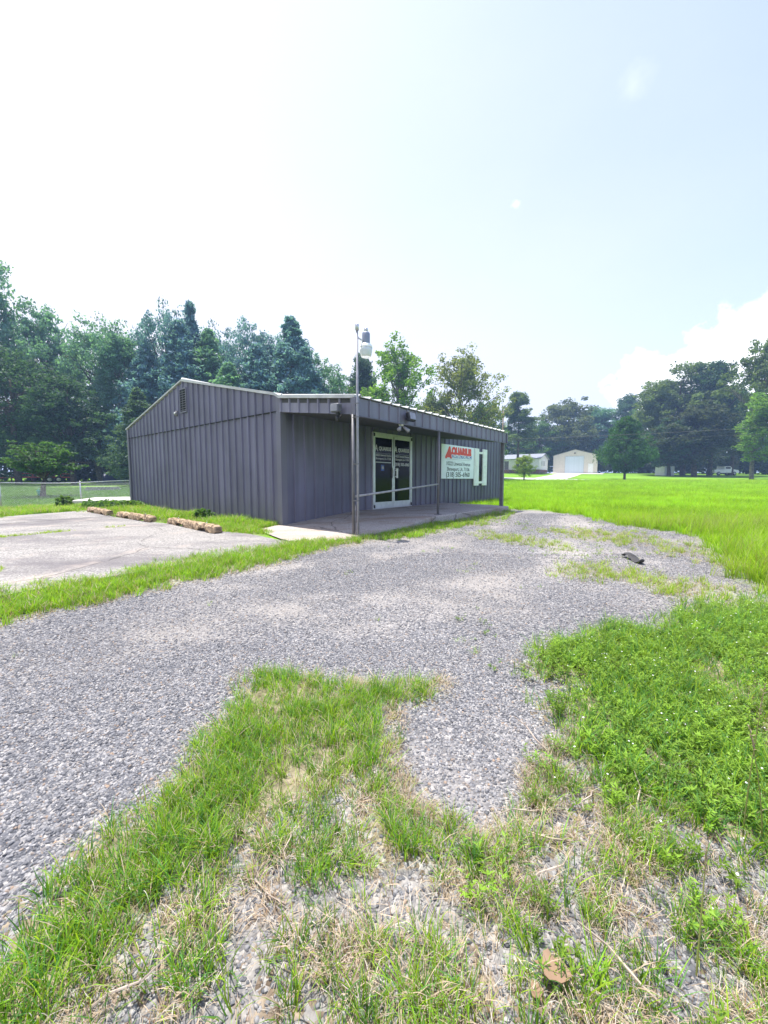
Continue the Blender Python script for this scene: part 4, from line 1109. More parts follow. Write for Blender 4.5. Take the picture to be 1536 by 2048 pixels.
# ------------------------------------------------------------------ back yard things
tr = empty('flatbed_trailer', (-38.6, 44.5, TZ(-38.6, 44.5)), R(40)); tag(tr, 'red flatbed trailer parked at the edge of the dark woods', 'trailer')
MB().box((-2.4, -1, .55), (2.2, 1, .68)).build('bed', M['trailer_red'], tr)
rl = MB()
for y in (-1.0, 1.0):
    rl.box((-2.4, y - .03, .98), (2.2, y + .03, 1.06))
    for x in (-2.4, -1.2, 0, 1.2, 2.14): rl.box((x, y - .03, .681), (x + .06, y + .03, .98))
rl.box((-2.4, -1, .9), (-2.34, 1, 1.16)); rl.build('side_rail', M['trailer_red'], tr)
MB().box((2.2, -.95, .5), (2.28, .95, 1.5)).build('ramp_gate', M['red'], tr)
MB().tube([(-2.4, -.7, .58), (-3.9, 0, .52), (-2.4, .7, .58)], .05, 6).build('tongue', M['trailer_red'], tr)
for x in (.25, 1.05):
    for y in (-1.22, 1.02):
        wv = MB().lathe((x, y, .36), [(.3, 0), (.36, .03), (.36, .17), (.3, .2)], 16, 0, 'y').build('wheel', M['tyre'], tr)
        MB().lathe((x, y - .01, .36), [(.2, 0), (.2, .01)], 12, 0, 'y').build('rim', M['wheelrim'], wv)
pl = empty('leaning_pole', (-42.0, 43.0, 0)); tag(pl, 'long pale pole slanting in front of the woods left of the red trailer', 'pole')
MB().tube([(-1.4, .3, TZ(-43, 43) + 1.25), (.9, .0, TZ(-42, 43) + .75), (1.0, .0, TZ(-42, 43) + .72)], .035, 6).build('shaft', M['alu'], pl)
MB().box((-1.3, .25, TZ(-43, 43) - .2), (-1.2, .35, TZ(-43, 43) + 1.2)).box((.75, -.05, TZ(-42, 43) - .2), (.85, .05, TZ(-42, 43) + .75)).build('stake', M['wood_pole'], pl)
bk = empty('plastic_bucket', (-21.6, 24.4, TZ(-21.6, 24.4))); tag(bk, 'small turquoise bucket on the lawn beneath the spreading yard tree', 'bucket')
MB().lathe((0, 0, 0), [(.15, 0), (.21, .34), (.225, .345), (.225, .37), (.19, .37), (.14, .05)], 16).build('pail', M['teal'], bk)
MB().tube([(-.2, 0, .34), (-.12, 0, .48), (.12, 0, .48), (.2, 0, .34)], .01, 6).build('handle', M['teal'], bk)
bd = empty('flower_bed', (-21.7, 30.0, TZ(-21.7, 30.0)), R(24)); tag(bd, 'low stone edged flower bed on the lawn behind the fence', 'flower bed')
MB().box((-.9, -.45, 0), (.9, .45, .16)).build('soil', M['bark'], bd)
stn = MB().bbox((-.11, -.07, 0), (.11, .07, .14), .025).mesh('stone')
for k in range(9):
    for (y, zz) in ((-.52, 0), (-.52, .14), (.52, 0)):
        o = link_mesh('stone', stn, M['stone'], bd); o.location = (-.95 + k * .235 + (.1 if zz else 0), y, zz); o.rotation_euler = (0, 0, random.uniform(-.1, .1))
for k in range(4):
    for x in (-1.0, 1.02):
        o = link_mesh('stone', stn, M['stone'], bd); o.location = (x, -.36 + k * .235, 0); o.rotation_euler = (0, 0, R(90) + random.uniform(-.1, .1))
tp = empty('covered_load', (-33.5, 48.0, TZ(-33.5, 48)), R(30)); tag(tp, 'dark blue tarpaulin over a load at the edge of the woods by the bare bush', 'tarpaulin')
mb = MB(); rg = np.random.default_rng(4)
gx_ = 9; gy_ = 6; vs = []
for j in range(gy_):
    for i in range(gx_):
        x = -1.6 + 3.2 * i / (gx_ - 1); y = -.8 + 1.6 * j / (gy_ - 1)
        e = min(i, gx_ - 1 - i, j, gy_ - 1 - j)
        vs.append((x, y, [0.0, .85, 1.1, 1.15, 1.15][min(e, 4)] + rg.uniform(-.06, .06) * (e > 0)))
fs = [(j * gx_ + i, j * gx_ + i + 1, (j + 1) * gx_ + i + 1, (j + 1) * gx_ + i) for j in range(gy_ - 1) for i in range(gx_ - 1)]
mb.add(vs, fs, 0, True); mb.build('sheet', M['tarp'], tp)

# ------------------------------------------------------------------ trees
def leaf_cloud(name, cen, rad, per, size, rng, up=.35, flat=.8, elong=1.6, outward=None):
    """leaf-sized faces scattered in clumps around the given centres"""
    cen = np.asarray(cen); rad = np.asarray(rad)
    n = len(cen) * per
    c = np.repeat(cen, per, 0); r = np.repeat(rad, per)
    d = rng.normal(size=(n, 3)); d /= np.linalg.norm(d, axis=1)[:, None]
    rr = rng.random(n) ** .45
    p = c + d * (rr * r)[:, None] * np.array([1, 1, flat])
    nr = rng.normal(size=(n, 3)) + d * .6 + np.array([0, 0, up * 2]); nr /= np.linalg.norm(nr, axis=1)[:, None]
    a = np.cross(nr, rng.normal(size=(n, 3))); a /= np.linalg.norm(a, axis=1)[:, None]
    b = np.cross(nr, a)
    s = size * rng.uniform(.6, 1.3, n)[:, None]
    v = np.stack([p - a * s * elong * .5, p + b * s * .5 - a * s * .1, p + a * s * elong * .5, p - b * s * .5 - a * s * .1], 1)
    v[:, 1] += nr * s * .12; v[:, 3] += nr * s * .12
    idx = np.arange(n * 4).reshape(n, 4)
    me = fast_mesh(name, v.reshape(-1, 3), 4, idx)
    at = me.attributes.new('rnd', 'FLOAT', 'FACE')
    cl = np.repeat(rng.random(len(cen)), per)
    at.data.foreach_set('value', np.clip(.55 * cl + .45 * rng.random(n), 0, 1).astype(np.float32))
    me.materials.append(M['crown'])
    return me

def limb(mb, a, b, r0, r1, rng, n=5, bend=.12):
    a = Vector(a); b = Vector(b); L = (b - a).length
    pts = []; rs = []
    off = Vector(rng.normal(size=3)) * L * bend
    for k in range(n + 1):
        t = k / n
        pts.append(a.lerp(b, t) + off * math.sin(math.pi * t) * .6 + Vector((0, 0, L * .08 * math.sin(math.pi * t))))
        rs.append(r0 + (r1 - r0) * t)
    mb.tube(pts, rs, 6, 0, False)

def make_tree(kind, seed):
    """returns (trunk mesh, crown mesh, width, height) for a template tree"""
    rng = np.random.default_rng(seed); mb = MB(); cen = []; rad = []
    if kind in ('oak', 'round', 'dense'):
        Wd, Ht = (11, 16) if kind == 'oak' else ((12, 12.5) if kind == 'round' else (10, 17))
        z0 = Ht * (.16 if kind != 'dense' else .10)
        lobes = []
        for k in range(13):
            h = rng.uniform(.28, .93); env = math.sin(math.pi * min(1, (h * .92 + .12))) ** .6
            a = rng.uniform(0, 6.283); q = rng.uniform(.25, .72) * env
            lobes.append((Wd / 2 * q * math.cos(a), Wd / 2 * q * math.sin(a), Ht * h, Wd * rng.uniform(.15, .24)))
        lobes.append((0, 0, Ht * .9, Wd * .15)); lobes.append((0, 0, Ht * .55, Wd * .3))
        for (x, y, z, r) in lobes:
            for k in range(17):
                d = rng.normal(size=3); d /= np.linalg.norm(d)
                q = r * rng.uniform(.6, 1.05)
                cen.append((x + d[0] * q, y + d[1] * q, max(z0, z + d[2] * q * .85))); rad.append(rng.uniform(.55, 1.05))
        per, size = 64, .20
        mb.tube([(0, 0, -.5), (0, 0, 0), (.1, 0, Ht * .2), (.2, .1, Ht * .45), (.1, .2, Ht * .75)], [.42, .33, .27, .18, .05], 8)
        for (x, y, z, r) in lobes: limb(mb, (.1, .05, max(Ht * .15, z * .55)), (x, y, z), .11, .03, rng)
    elif kind == 'dome':
        Wd, Ht = 10, 16
        mb.tube([(0, 0, -.5), (0, 0, 0), (.15, 0, Ht * .35), (.0, .2, Ht * .6), (.1, 0, Ht * .8)], [.36, .29, .24, .16, .05], 8)
        for k in range(300):
            d = rng.normal(size=3); d /= np.linalg.norm(d); q = rng.uniform(.35, 1.0) ** .6 * (1 + .13 * math.sin(3 * d[0] * 3 + 4 * d[1] * 3))
            z = Ht * (.66 + .33 * d[2] * q) if d[2] > -.2 else Ht * (.66 + .55 * d[2] * q)
            p = (Wd / 2 * d[0] * q * .93, Wd / 2 * d[1] * q * .93, z); cen.append(p); rad.append(rng.uniform(.45, .95))
            if k % 6 == 0: limb(mb, (.05, .05, Ht * rng.uniform(.4, .62)), p, .08, .02, rng, 4, .08)
        per, size = 42, .19
    elif kind in ('airy', 'open'):
        Wd, Ht = (9, 17) if kind == 'airy' else (13, 15)
        mb.tube([(0, 0, -.5), (0, 0, 0), (.15, 0, Ht * .25), (.0, .2, Ht * .5), (.2, 0, Ht * .74)], [.34, .27, .22, .14, .05], 8)
        nb = 34 if kind == 'airy' else 38
        for k in range(nb):
            h = rng.uniform(.2, .9); a = rng.uniform(0, 6.283)
            ln = Wd / 2 * rng.uniform(.4, 1.05) * (math.sin(math.pi * min(.98, h + .12)) ** .5)
            tip = Vector((ln * math.cos(a), ln * math.sin(a), Ht * h + ln * rng.uniform(.35, .95)))
            tip.z = min(tip.z, Ht * (1.0 - .12 * (ln / (Wd / 2)) ** 2))
            st = Vector((.1, .1, Ht * h * .8)); limb(mb, st, tip, .085, .018, rng, 5, .1)
            for q in range(9):
                t = rng.uniform(.45, 1.05); p = st.lerp(tip, t) + Vector(rng.normal(size=3)) * .55
                cen.append(tuple(p)); rad.append(rng.uniform(.45, .85))
                if q < 3:
                    limb(mb, st.lerp(tip, min(.9, t * .7)), p, .03, .012, rng, 3, .1)
        per, size = (34, .19) if kind == 'airy' else (30, .185)
    elif kind in ('cedar', 'cone', 'bush'):
        Wd, Ht = {'cedar': (8, 15), 'cone': (5, 15), 'bush': (10.2, 10.0)}[kind]
        z0 = {'cedar': .03, 'cone': .02, 'bush': .13}[kind]
        mb.tube([(0, 0, -.4), (0, 0, 0), (0, 0, Ht * .5), (0, 0, Ht * .86)], [.34, .27, .15, .03], 8)
        nb = {'cedar': 560, 'cone': 330, 'bush': 520}[kind]
        for k in range(nb):
            h = z0 + (1 - z0) * rng.random() ** 1.15
            hh = (h - z0) / (1 - z0)
            if kind == 'bush': env = min(1, (hh / .16) ** .6) * (1 - max(0, hh - .16) / .84) ** .62
            else: env = min(1, (hh / .1) ** .5) * (1 - hh) ** .8
            lumpy = 1 + .22 * math.sin(5 * hh * 6.28 + k * .01)
            a = rng.uniform(0, 6.283); q = Wd / 2 * env * rng.uniform(.55, 1.12) * lumpy
            p = (q * math.cos(a), q * math.sin(a), Ht * h + q * .16)
            cen.append(p); rad.append(rng.uniform(.35, 1.0) * (.5 + .7 * env))
            if k % 8 == 0: limb(mb, (0, 0, Ht * h * .9), p, .05, .015, rng, 3, .05)
        per, size = 34, .17
    elif kind == 'pine':
        Wd, Ht = 8, 19
        mb.tube([(0, 0, -.5), (0, 0, 0), (.15, .1, Ht * .4), (0, 0, Ht * .88)], [.33, .27, .2, .06], 8)
        for k in range(44):
            h = rng.uniform(.38, .98); a = rng.uniform(0, 6.283)
            ln = Wd / 2 * (1.0 - max(0, h - .5) * 1.1) * rng.uniform(.5, 1.1)
            tip = Vector((ln * math.cos(a), ln * math.sin(a), Ht * h + ln * .18)); limb(mb, (.05, 0, Ht * h * .97), tip, .07, .02, rng, 4, .08)
            for q in range(9):
                t = rng.uniform(.3, 1.05); p = Vector((.05, 0, Ht * h)).lerp(tip, t) + Vector(rng.normal(size=3)) * .4
                cen.append(tuple(p)); rad.append(rng.uniform(.5, .9))
        per, size = 52, .165
    cr = leaf_cloud('crown', cen, rad, per, size, rng, elong=2.6 if kind in ('cedar', 'cone', 'bush', 'pine') else 1.5, flat=.7)
    tm = mb.mesh('trunk'); tm.materials.append(M['barklight' if kind in ('airy', 'open') else 'bark'])
    return tm, cr, Wd, Ht
TT = {}
for i, k in enumerate(('oak', 'round', 'dense', 'airy', 'open', 'cedar', 'cone', 'bush', 'pine', 'dome')):
    TT[k] = [make_tree(k, 100 + i)] + ([make_tree(k, 200 + i)] if k in ('oak', 'cedar', 'airy', 'pine', 'dome') else [])

def tree(px, ytop, wpx, Z, kind, col, label, var=0, group=None, name='tree', base=None, rz=None, hang=1.0):
    """px, ytop, wpx describe how wide and tall the tree stands at distance Z (metres)"""
    X = (px - 768) / 774.7 * Z
    g0 = TZ(X, Z)
    top = CAM_H + (958.8 - ytop) / 774.7 * Z
    tm, cr, Wd, Ht = TT[kind][var % len(TT[kind])]
    h = top - g0; w = wpx / 774.7 * Z
    r = empty(name, (X, Z, g0), rz if rz is not None else random.uniform(0, 6.28))
    tag(r, label, 'tree', group)
    for nm, me in (('trunk', tm), ('crown', cr)):
        o = bpy.data.objects.new(nm, me); COL.objects.link(o); o.parent = r
        o.scale = (w / Wd, w / Wd, h / Ht) if nm == 'crown' or True else (1, 1, 1)
        if nm == 'crown': o.color = (*col, 1)
    return r
BLU_GLARE = (.11, .22, .33); BLG = (.12, .25, .20); DGR = (.045, .10, .055); MGR = (.075, .16, .04); LGR = (.13, .25, .05); OLV = (.16, .20, .075); GRY = (.10, .155, .065)  # bluest tone puts the lens glare's wash into the left wood's leaves
LW = 'trees of the wood behind the building and lawn'
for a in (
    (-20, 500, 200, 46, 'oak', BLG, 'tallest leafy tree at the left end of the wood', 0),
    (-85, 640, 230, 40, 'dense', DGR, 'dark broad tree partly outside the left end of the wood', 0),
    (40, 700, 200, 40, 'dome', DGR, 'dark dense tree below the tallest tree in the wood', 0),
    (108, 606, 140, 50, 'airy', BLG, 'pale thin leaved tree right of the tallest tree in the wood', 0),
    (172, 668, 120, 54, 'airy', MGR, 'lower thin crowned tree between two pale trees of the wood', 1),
    (225, 640, 140, 50, 'dome', BLG, 'pale thin leaved tree left of the glare-blued dome topped tree', 1),
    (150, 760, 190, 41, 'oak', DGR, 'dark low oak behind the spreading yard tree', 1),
    (345, 614, 124, 48, 'dome', BLU_GLARE, 'glare-blued dome topped tree above the gable vent', 1),
    (395, 622, 90, 50, 'cone', BLU_GLARE, 'narrow pointed cedar right of the dome topped tree', 0),
    (305, 700, 160, 46, 'cedar', BLU_GLARE, 'broad glare-blued cedar left of the gable peak', 0),
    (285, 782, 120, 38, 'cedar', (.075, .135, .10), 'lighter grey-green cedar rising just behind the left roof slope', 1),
    (437, 653, 112, 52, 'dome', BLU_GLARE, 'rounded glare-blued tree behind the roof right of the gable peak', 1),
    (508, 648, 118, 50, 'dome', BLU_GLARE, 'second dome topped tree, above the middle of the right roof slope', 0),
    (590, 650, 185, 48, 'cedar', BLU_GLARE, 'pointed glare-blued cedar above the porch end of the roof', 1),
    (556, 672, 120, 52, 'dome', BLU_GLARE, 'wide round tree between the second dome and the pointed cedar', 0),
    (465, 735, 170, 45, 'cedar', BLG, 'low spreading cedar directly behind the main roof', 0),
    (372, 655, 170, 47, 'cedar', BLU_GLARE, 'wide glare-blued cedar filling the gap under the dome topped tree', 0),
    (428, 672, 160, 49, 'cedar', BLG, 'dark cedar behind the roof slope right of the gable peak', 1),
    (520, 700, 160, 47, 'cedar', BLU_GLARE, 'glare-blued cedar below the second dome topped tree', 0),
    (255, 690, 170, 47, 'oak', BLG, 'leafy tree filling the wood left of the broad glare-blued cedar', 0),
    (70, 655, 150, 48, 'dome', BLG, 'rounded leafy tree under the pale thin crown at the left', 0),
    (615, 705, 130, 46, 'cedar', BLU_GLARE, 'small cedar right of the pointed glare-blued cedar', 1),
    (648, 716, 105, 50, 'dome', BLG, 'smaller rounded tree at the right end of the glare-blued wood', 0),
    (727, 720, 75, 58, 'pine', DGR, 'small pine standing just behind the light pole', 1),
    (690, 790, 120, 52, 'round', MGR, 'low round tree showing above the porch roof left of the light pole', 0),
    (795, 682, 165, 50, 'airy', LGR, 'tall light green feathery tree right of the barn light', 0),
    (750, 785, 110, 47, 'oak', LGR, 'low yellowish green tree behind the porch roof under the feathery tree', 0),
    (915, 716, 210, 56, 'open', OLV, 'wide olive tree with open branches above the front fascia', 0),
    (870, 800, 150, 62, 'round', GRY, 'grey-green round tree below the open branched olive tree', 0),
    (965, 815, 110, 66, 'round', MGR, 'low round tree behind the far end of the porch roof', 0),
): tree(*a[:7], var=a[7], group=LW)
RW = 'trees behind the house and garage across the road'
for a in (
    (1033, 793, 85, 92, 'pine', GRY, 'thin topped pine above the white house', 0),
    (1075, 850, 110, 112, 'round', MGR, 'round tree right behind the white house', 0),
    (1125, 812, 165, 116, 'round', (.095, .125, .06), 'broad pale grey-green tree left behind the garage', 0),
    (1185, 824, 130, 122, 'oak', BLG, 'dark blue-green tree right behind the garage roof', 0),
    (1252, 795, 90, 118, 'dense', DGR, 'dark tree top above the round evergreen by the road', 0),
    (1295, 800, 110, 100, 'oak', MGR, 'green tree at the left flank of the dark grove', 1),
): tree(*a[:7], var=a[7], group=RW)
GV = 'trees of the dark grove beyond the road'
for a in (
    (1318, 772, 150, 84, 'oak', GRY, 'left tree of the dark grove with a lower rounded crown', 0),
    (1362, 730, 180, 80, 'oak', GRY, 'tallest tree of the dark grove', 1),
    (1415, 738, 150, 78, 'oak', DGR, 'tall tree of the dark grove just right of its tallest tree', 0),
    (1458, 785, 120, 80, 'dense', GRY, 'right tree of the dark grove with a lower crown', 0),
    (1385, 822, 190, 74, 'round', (.05, .07, .035), 'low front tree of the dark grove', 0),
    (1335, 850, 130, 76, 'round', DGR, 'low tree at the left front of the dark grove', 0),
): tree(*a[:7], var=a[7], group=GV)
for a in (
    (1500, 676, 125, 60, 'airy', GRY, 'tall ragged tree at the right edge above the grove', 0),
    (1545, 790, 170, 55, 'oak', LGR, 'light green drooping tree at the right edge of the view', 0),
    (1590, 690, 160, 62, 'airy', MGR, 'tall tree standing right of the ragged tree at the edge', 1),
): tree(*a[:7], var=a[7], group='trees at the right edge beyond the road')
tree(1247, 838, 92, 61.5, 'bush', (.042, .12, .032), 'dense rounded evergreen alone beside the road right of the garage', 0, None, 'evergreen_tree')
tree(1047, 914, 54, 56, 'round', (.20, .29, .05), 'small yellow-green young tree in the field before the white house', 0, None, 'young_tree')

# redbud with layered branches in the back lawn
def yard_tree():
    rng = np.random.default_rng(31); mb = MB(); cen = []; rad = []
    mb.tube([(0, 0, -.2), (0, 0, .1), (.05, 0, .55), (.1, .05, 1.0)], [.17, .13, .11, .09], 8)
    for k in range(46):
        h = rng.uniform(1.55, 2.95); a = rng.uniform(0, 6.283); ln = rng.uniform(.6, 2.1) * (1.1 - .3 * (h - 1.55))
        tip = Vector((ln * math.cos(a), ln * math.sin(a), h + .12 * ln)); st = Vector((.08, .03, .8 + .3 * (h - 1.1))); limb(mb, st, tip, .035, .008, rng, 5, .08)
        for q in range(9):
            t = rng.uniform(.4, 1.05); p = st.lerp(tip, t) + Vector((rng.normal() * .13, rng.normal() * .13, rng.normal() * .04)); cen.append(tuple(p)); rad.append(rng.uniform(.14, .26))
    cr = leaf_cloud('crown', cen, rad, 16, .10, rng, up=.7, flat=.35, elong=1.2)
    r = empty('yard_tree', (-20.6, 23.4, TZ(-20.6, 23.4))); tag(r, 'small spreading tree with layered leafy branches behind the chain-link fence', 'tree')
    r.scale = (1.12, 1.12, 1.08)
    mb.build('trunk', M['bark'], r)
    o = link_mesh('crown', cr, None, r); o.color = (.055, .125, .04, 1)
yard_tree()
def bare_bush():
    rng = np.random.default_rng(5); mb = MB()
    for k in range(26):
        a = rng.uniform(0, 6.283); sp = rng.uniform(.15, .95); h = rng.uniform(1.8, 3.3)
        limb(mb, (.1 * math.cos(a), .1 * math.sin(a), -.1), (sp * math.cos(a), sp * math.sin(a), h), .035, .01, rng, 5, .1)
        for q in range(3):
            t = rng.uniform(.4, .9); limb(mb, (sp * t * math.cos(a), sp * t * math.sin(a), h * t), (sp * t * math.cos(a) + rng.normal() * .3, sp * t * math.sin(a) + rng.normal() * .3, h * t + rng.uniform(.3, .7)), .014, .006, rng, 3, .1)
    r = empty('bare_bush', (-33.0, 45.2, TZ(-33, 45.2))); tag(r, 'leafless grey twiggy bush in front of the dark woods', 'bush')
    mb.build('twigs', M['barklight'], r)
bare_bush()
def shrub(name, x, y, h, w, col, label, seed, n=40, size=.07):
    rng = np.random.default_rng(seed); mb = MB(); cen = []; rad = []
    for k in range(n):
        a = rng.uniform(0, 6.283); q = w / 2 * rng.random() ** .5; z = h * rng.uniform(.25, .95) * (1 - .35 * (q / (w / 2)) ** 2)
        p = (q * math.cos(a), q * math.sin(a), z); cen.append(p); rad.append(w * .12)
        if k % 3 == 0: limb(mb, (0, 0, -.03), p, .012, .004, rng, 3, .1)
    cr = leaf_cloud('foliage', cen, rad, 14, size, rng, up=.6)
    r = empty(name, (x, y, float(GZat(x, y)))); tag(r, label, 'shrub')
    mb.build('stems', M['bark'], r); o = link_mesh('foliage', cr, None, r); o.color = (*col, 1)
shrub('leafy_shrub', -12.3, 14.9, .5, .5, (.085, .17, .035), 'small leafy shrub in front of the chain-link fence', 1)
shrub('broadleaf_weed', -9.75, 13.6, .27, 1.4, (.075, .16, .04), 'low broad-leaved weeds between the far wheel stop and the building', 2, 70, .09)
shrub('broadleaf_weed', -8.6, 13.25, .3, .7, (.10, .19, .05), 'pale broad-leaved weed against the left end of the gable wall', 3, 40, .09)
shrub('broadleaf_weed', -4.55, 9.75, .3, .45, (.08, .17, .03), 'weed with a pale flower at the wall behind the near wheel stop', 4, 30, .05)

# far woods and understory that read as one mass
def woods(name, pts, hmin, hmax, n, col, seed, depth=8, size=.5, z0=.2, per=26):
    rng = np.random.default_rng(seed); cen = []; rad = []
    pts = np.array(pts, float)
    seg = np.linalg.norm(np.diff(pts, axis=0), axis=1); cs = np.concatenate([[0], np.cumsum(seg)])
    for k in range(n):
        s = rng.uniform(0, cs[-1]); x = np.interp(s, cs, pts[:, 0]); y = np.interp(s, cs, pts[:, 1])
        x += rng.normal() * depth * .4; y += abs(rng.normal()) * depth * .5
        top = hmin + (hmax - hmin) * (.5 * vnoise(np.array([s / 5.0]), np.array([y / 9]), seed)[0] + .5 * vnoise(np.array([s / 2.2]), np.array([0.0]), seed + 1)[0])
        z = TZ(x, y) + top * (z0 + (1 - z0) * rng.random() ** .7)
        cen.append((x, y, z)); rad.append(rng.uniform(.8, 1.7))
    me = leaf_cloud(name, cen, rad, per, size, rng, up=.4)
    o = link_mesh(name, me); o.color = (*col, 1)
    return tag(o, kind='stuff')
woods('understory', [(-75, 40), (-52, 47), (-38, 53), (-25, 57), (-8, 60), (8, 66)], 4, 8.5, 1500, (.025, .05, .026), 51, 8, .42, .02)
woods('far_woods', [(-120, 60), (-70, 66), (-30, 72), (0, 78), (18, 88)], 9, 14, 1300, (.035, .065, .035), 52, 10, .6, .1)
woods('roadside_woods', [(22, 108), (45, 122), (70, 122), (95, 112), (125, 95)], 9, 17, 1700, (.045, .085, .035), 53, 12, .65, .03)
woods('grove_undergrowth', [(54, 98), (72, 92), (90, 82), (110, 66)], 2.5, 6.5, 800, (.022, .042, .02), 54, 8, .42, .02)

# ------------------------------------------------------------------ utility pole and wires
up = empty('utility_pole', (18.9, 62.5, TZ(18.9, 62.5))); tag(up, 'wooden utility pole with a white transformer behind the far end of the building', 'utility pole')
MB().tube([(0, 0, -.5), (0, 0, 10.9)], [.15, .11], 8).build('pole', M['wood_pole'], up)
MB().lathe((.42, -.1, 8.3), [(.2, 0), (.24, .1), (.24, .8), (.16, .9), (.05, .95)], 14).build('transformer', M['white'], up)
MB().box((.08, -.14, 8.6), (.24, -.06, 8.9)).build('bracket', M['galv'], up)
up2 = empty('utility_pole', (64.0, 27.5, TZ(64, 27.5))); tag(up2, 'wooden utility pole by the road outside the right edge of the view', 'utility pole')
MB().tube([(0, 0, -.5), (0, 0, 10.5)], [.15, .11], 8).build('pole', M['wood_pole'], up2)
def cable(z0, z1, sag, r, label, a=(18.9, 62.5), b=(64.0, 27.5)):
    pts = []
    for k in range(31):
        t = k / 30; pts.append((a[0] + (b[0] - a[0]) * t, a[1] + (b[1] - a[1]) * t - .16, z0 + (z1 - z0) * t - sag * 4 * t * (1 - t)))
    o = MB().tube(pts, r, 5).build('cable', M['wire'], None); tag(o, label, 'cable', 'cables along the road'); return pts
cable(7.5, 7.3, .45, .018, 'upper cable strung across the trees at the right beyond the field')
lo_ = cable(7.25, 6.7, .75, .026, 'lower cable carrying a black splice case before the right edge trees')
q = lo_[17]
sp_ = empty('splice_case', q); tag(sp_, 'black splice case hanging on the lower cable at the right', 'splice case')
dd = (Vector(lo_[18]) - Vector(lo_[16])).normalized()
MB().tube([-dd * .55, -dd * .5, dd * .5, dd * .55], [.05, .11, .11, .05], 10).build('case', M['black'], sp_)
MB().tube([-dd * .3 + Vector((0, 0, .10)), -dd * .3 + Vector((0, 0, .02))], .03, 6).tube([dd * .3 + Vector((0, 0, .10)), dd * .3 + Vector((0, 0, .02))], .03, 6).build('hanger', M['galv'], sp_)
cable(7.2, 2.75, .5, .014, 'thin service cable running down behind the building', (18.9, 62.5), (7.6, 20.0))

# ------------------------------------------------------------------ loose bits on the ground
def debris():
    r = empty('rubber_scrap', (3.33, 5.12, float(GZat(3.33, 5.12))), R(-98)); tag(r, 'curled black strip of scrap rubber lying on the gravel', 'debris')
    mb = MB(); rg = np.random.default_rng(3); vs = []; n = 14
    for i in range(n + 1):
        t = i / n; x = -.25 + .5 * t; z = .035 + .03 * math.sin(t * 7) ; w = .055 * (1 - .5 * abs(2 * t - 1) ** 3)
        for (a, b_) in ((-1, 0), (-.4, .018), (.4, .02), (1, .0), (.4, -.012), (-.4, -.012)):
            vs.append((x + rg.uniform(-.01, .01), a * w + .03 * math.sin(3 * t), max(.004, z + b_ + rg.uniform(-.006, .006))))
    fs = [(i * 6 + k, i * 6 + (k + 1) % 6, (i + 1) * 6 + (k + 1) % 6, (i + 1) * 6 + k) for i in range(n) for k in range(6)] + [(5, 4, 3, 2, 1, 0), tuple(n * 6 + k for k in range(6))]
    mb.add(vs, fs); mb.build('strip', M['rubber'], r)
debris()
def dead_leaf(x, y, size, rz, label, z=.03, seed=0):
    r = empty('dead_leaf', (x, y, float(GZat(x, y)) + z), rz); tag(r, label, 'leaf', 'dead leaves on the ground')
    rg = np.random.default_rng(seed)
    pts = [(0, -.5), (.2, -.36), (.34, -.16), (.29, .0), (.42, .18), (.31, .33), (.12, .35), (0, .6), (-.13, .36), (-.3, .35), (-.42, .17), (-.29, -.01), (-.35, -.17), (-.2, -.36)]
    vs = [(0, 0, .0)] + [(px * size, py * size, size * (.75 * px * px + .25 * abs(py) ** 2 + rg.uniform(-.03, .05))) for (px, py) in pts]
    n = len(pts); mb = MB(); mb.add(vs, [(0, 1 + k, 1 + (k + 1) % n) for k in range(n)], 0, True)
    vs2 = [(v[0], v[1], v[2] - .0015) for v in vs]; mb.add(vs2, [(0, 1 + (k + 1) % n, 1 + k) for k in range(n)], 0, True)
    mb.build('blade', M['deadleaf'], r)
    MB().tube([(0, -.35 * size, .02 * size), (.03 * size, -.6 * size, .04 * size), (.1 * size, -.85 * size, .12 * size)], .0016, 5).build('stem', M['twig'], r)
dead_leaf(.385, .785, .072, R(70), 'large curled tan dead leaf at the bottom of the view', .035, 2)
dead_leaf(.335, .765, .038, R(200), 'smaller pale dead leaf left of the large curled tan leaf', .015, 3)
def stalk(x, y, h, lean, label, seed):
    r = empty('seed_stalk', (x, y, float(GZat(x, y)))); tag(r, label, 'grass stalk', 'tall grass stalks')
    pts = [Vector((lean[0] * (k / 10) ** 1.7, lean[1] * (k / 10) ** 1.7, h * k / 10)) for k in range(11)]
    MB().tube(pts, [.0022 - .0012 * k / 10 for k in range(11)], 5).build('stem', M['stalk'], r)
    mb = MB(); rg = np.random.default_rng(seed)
    for k in range(22):
        t = .8 + .2 * k / 22; p = Vector((lean[0] * t ** 1.7, lean[1] * t ** 1.7, h * t)); d = Vector((rg.normal() * .004, rg.normal() * .004, .008))
        mb.tube([p, p + d * .5, p + d], [.0006, .0016, .0004], 4)
    mb.build('seed_head', M['thatch'], r)
stalk(1.13, 1.13, .50, (.05, .02), 'tall thin grass stalk curving above the right weed patch', 1)
stalk(1.16, 1.10, .36, (-.02, .05), 'shorter grass stalk beside the tall curving one', 2)
stalk(.72, .80, .30, (.02, .02), 'thin pale grass stalk near the bottom right of the view', 3)

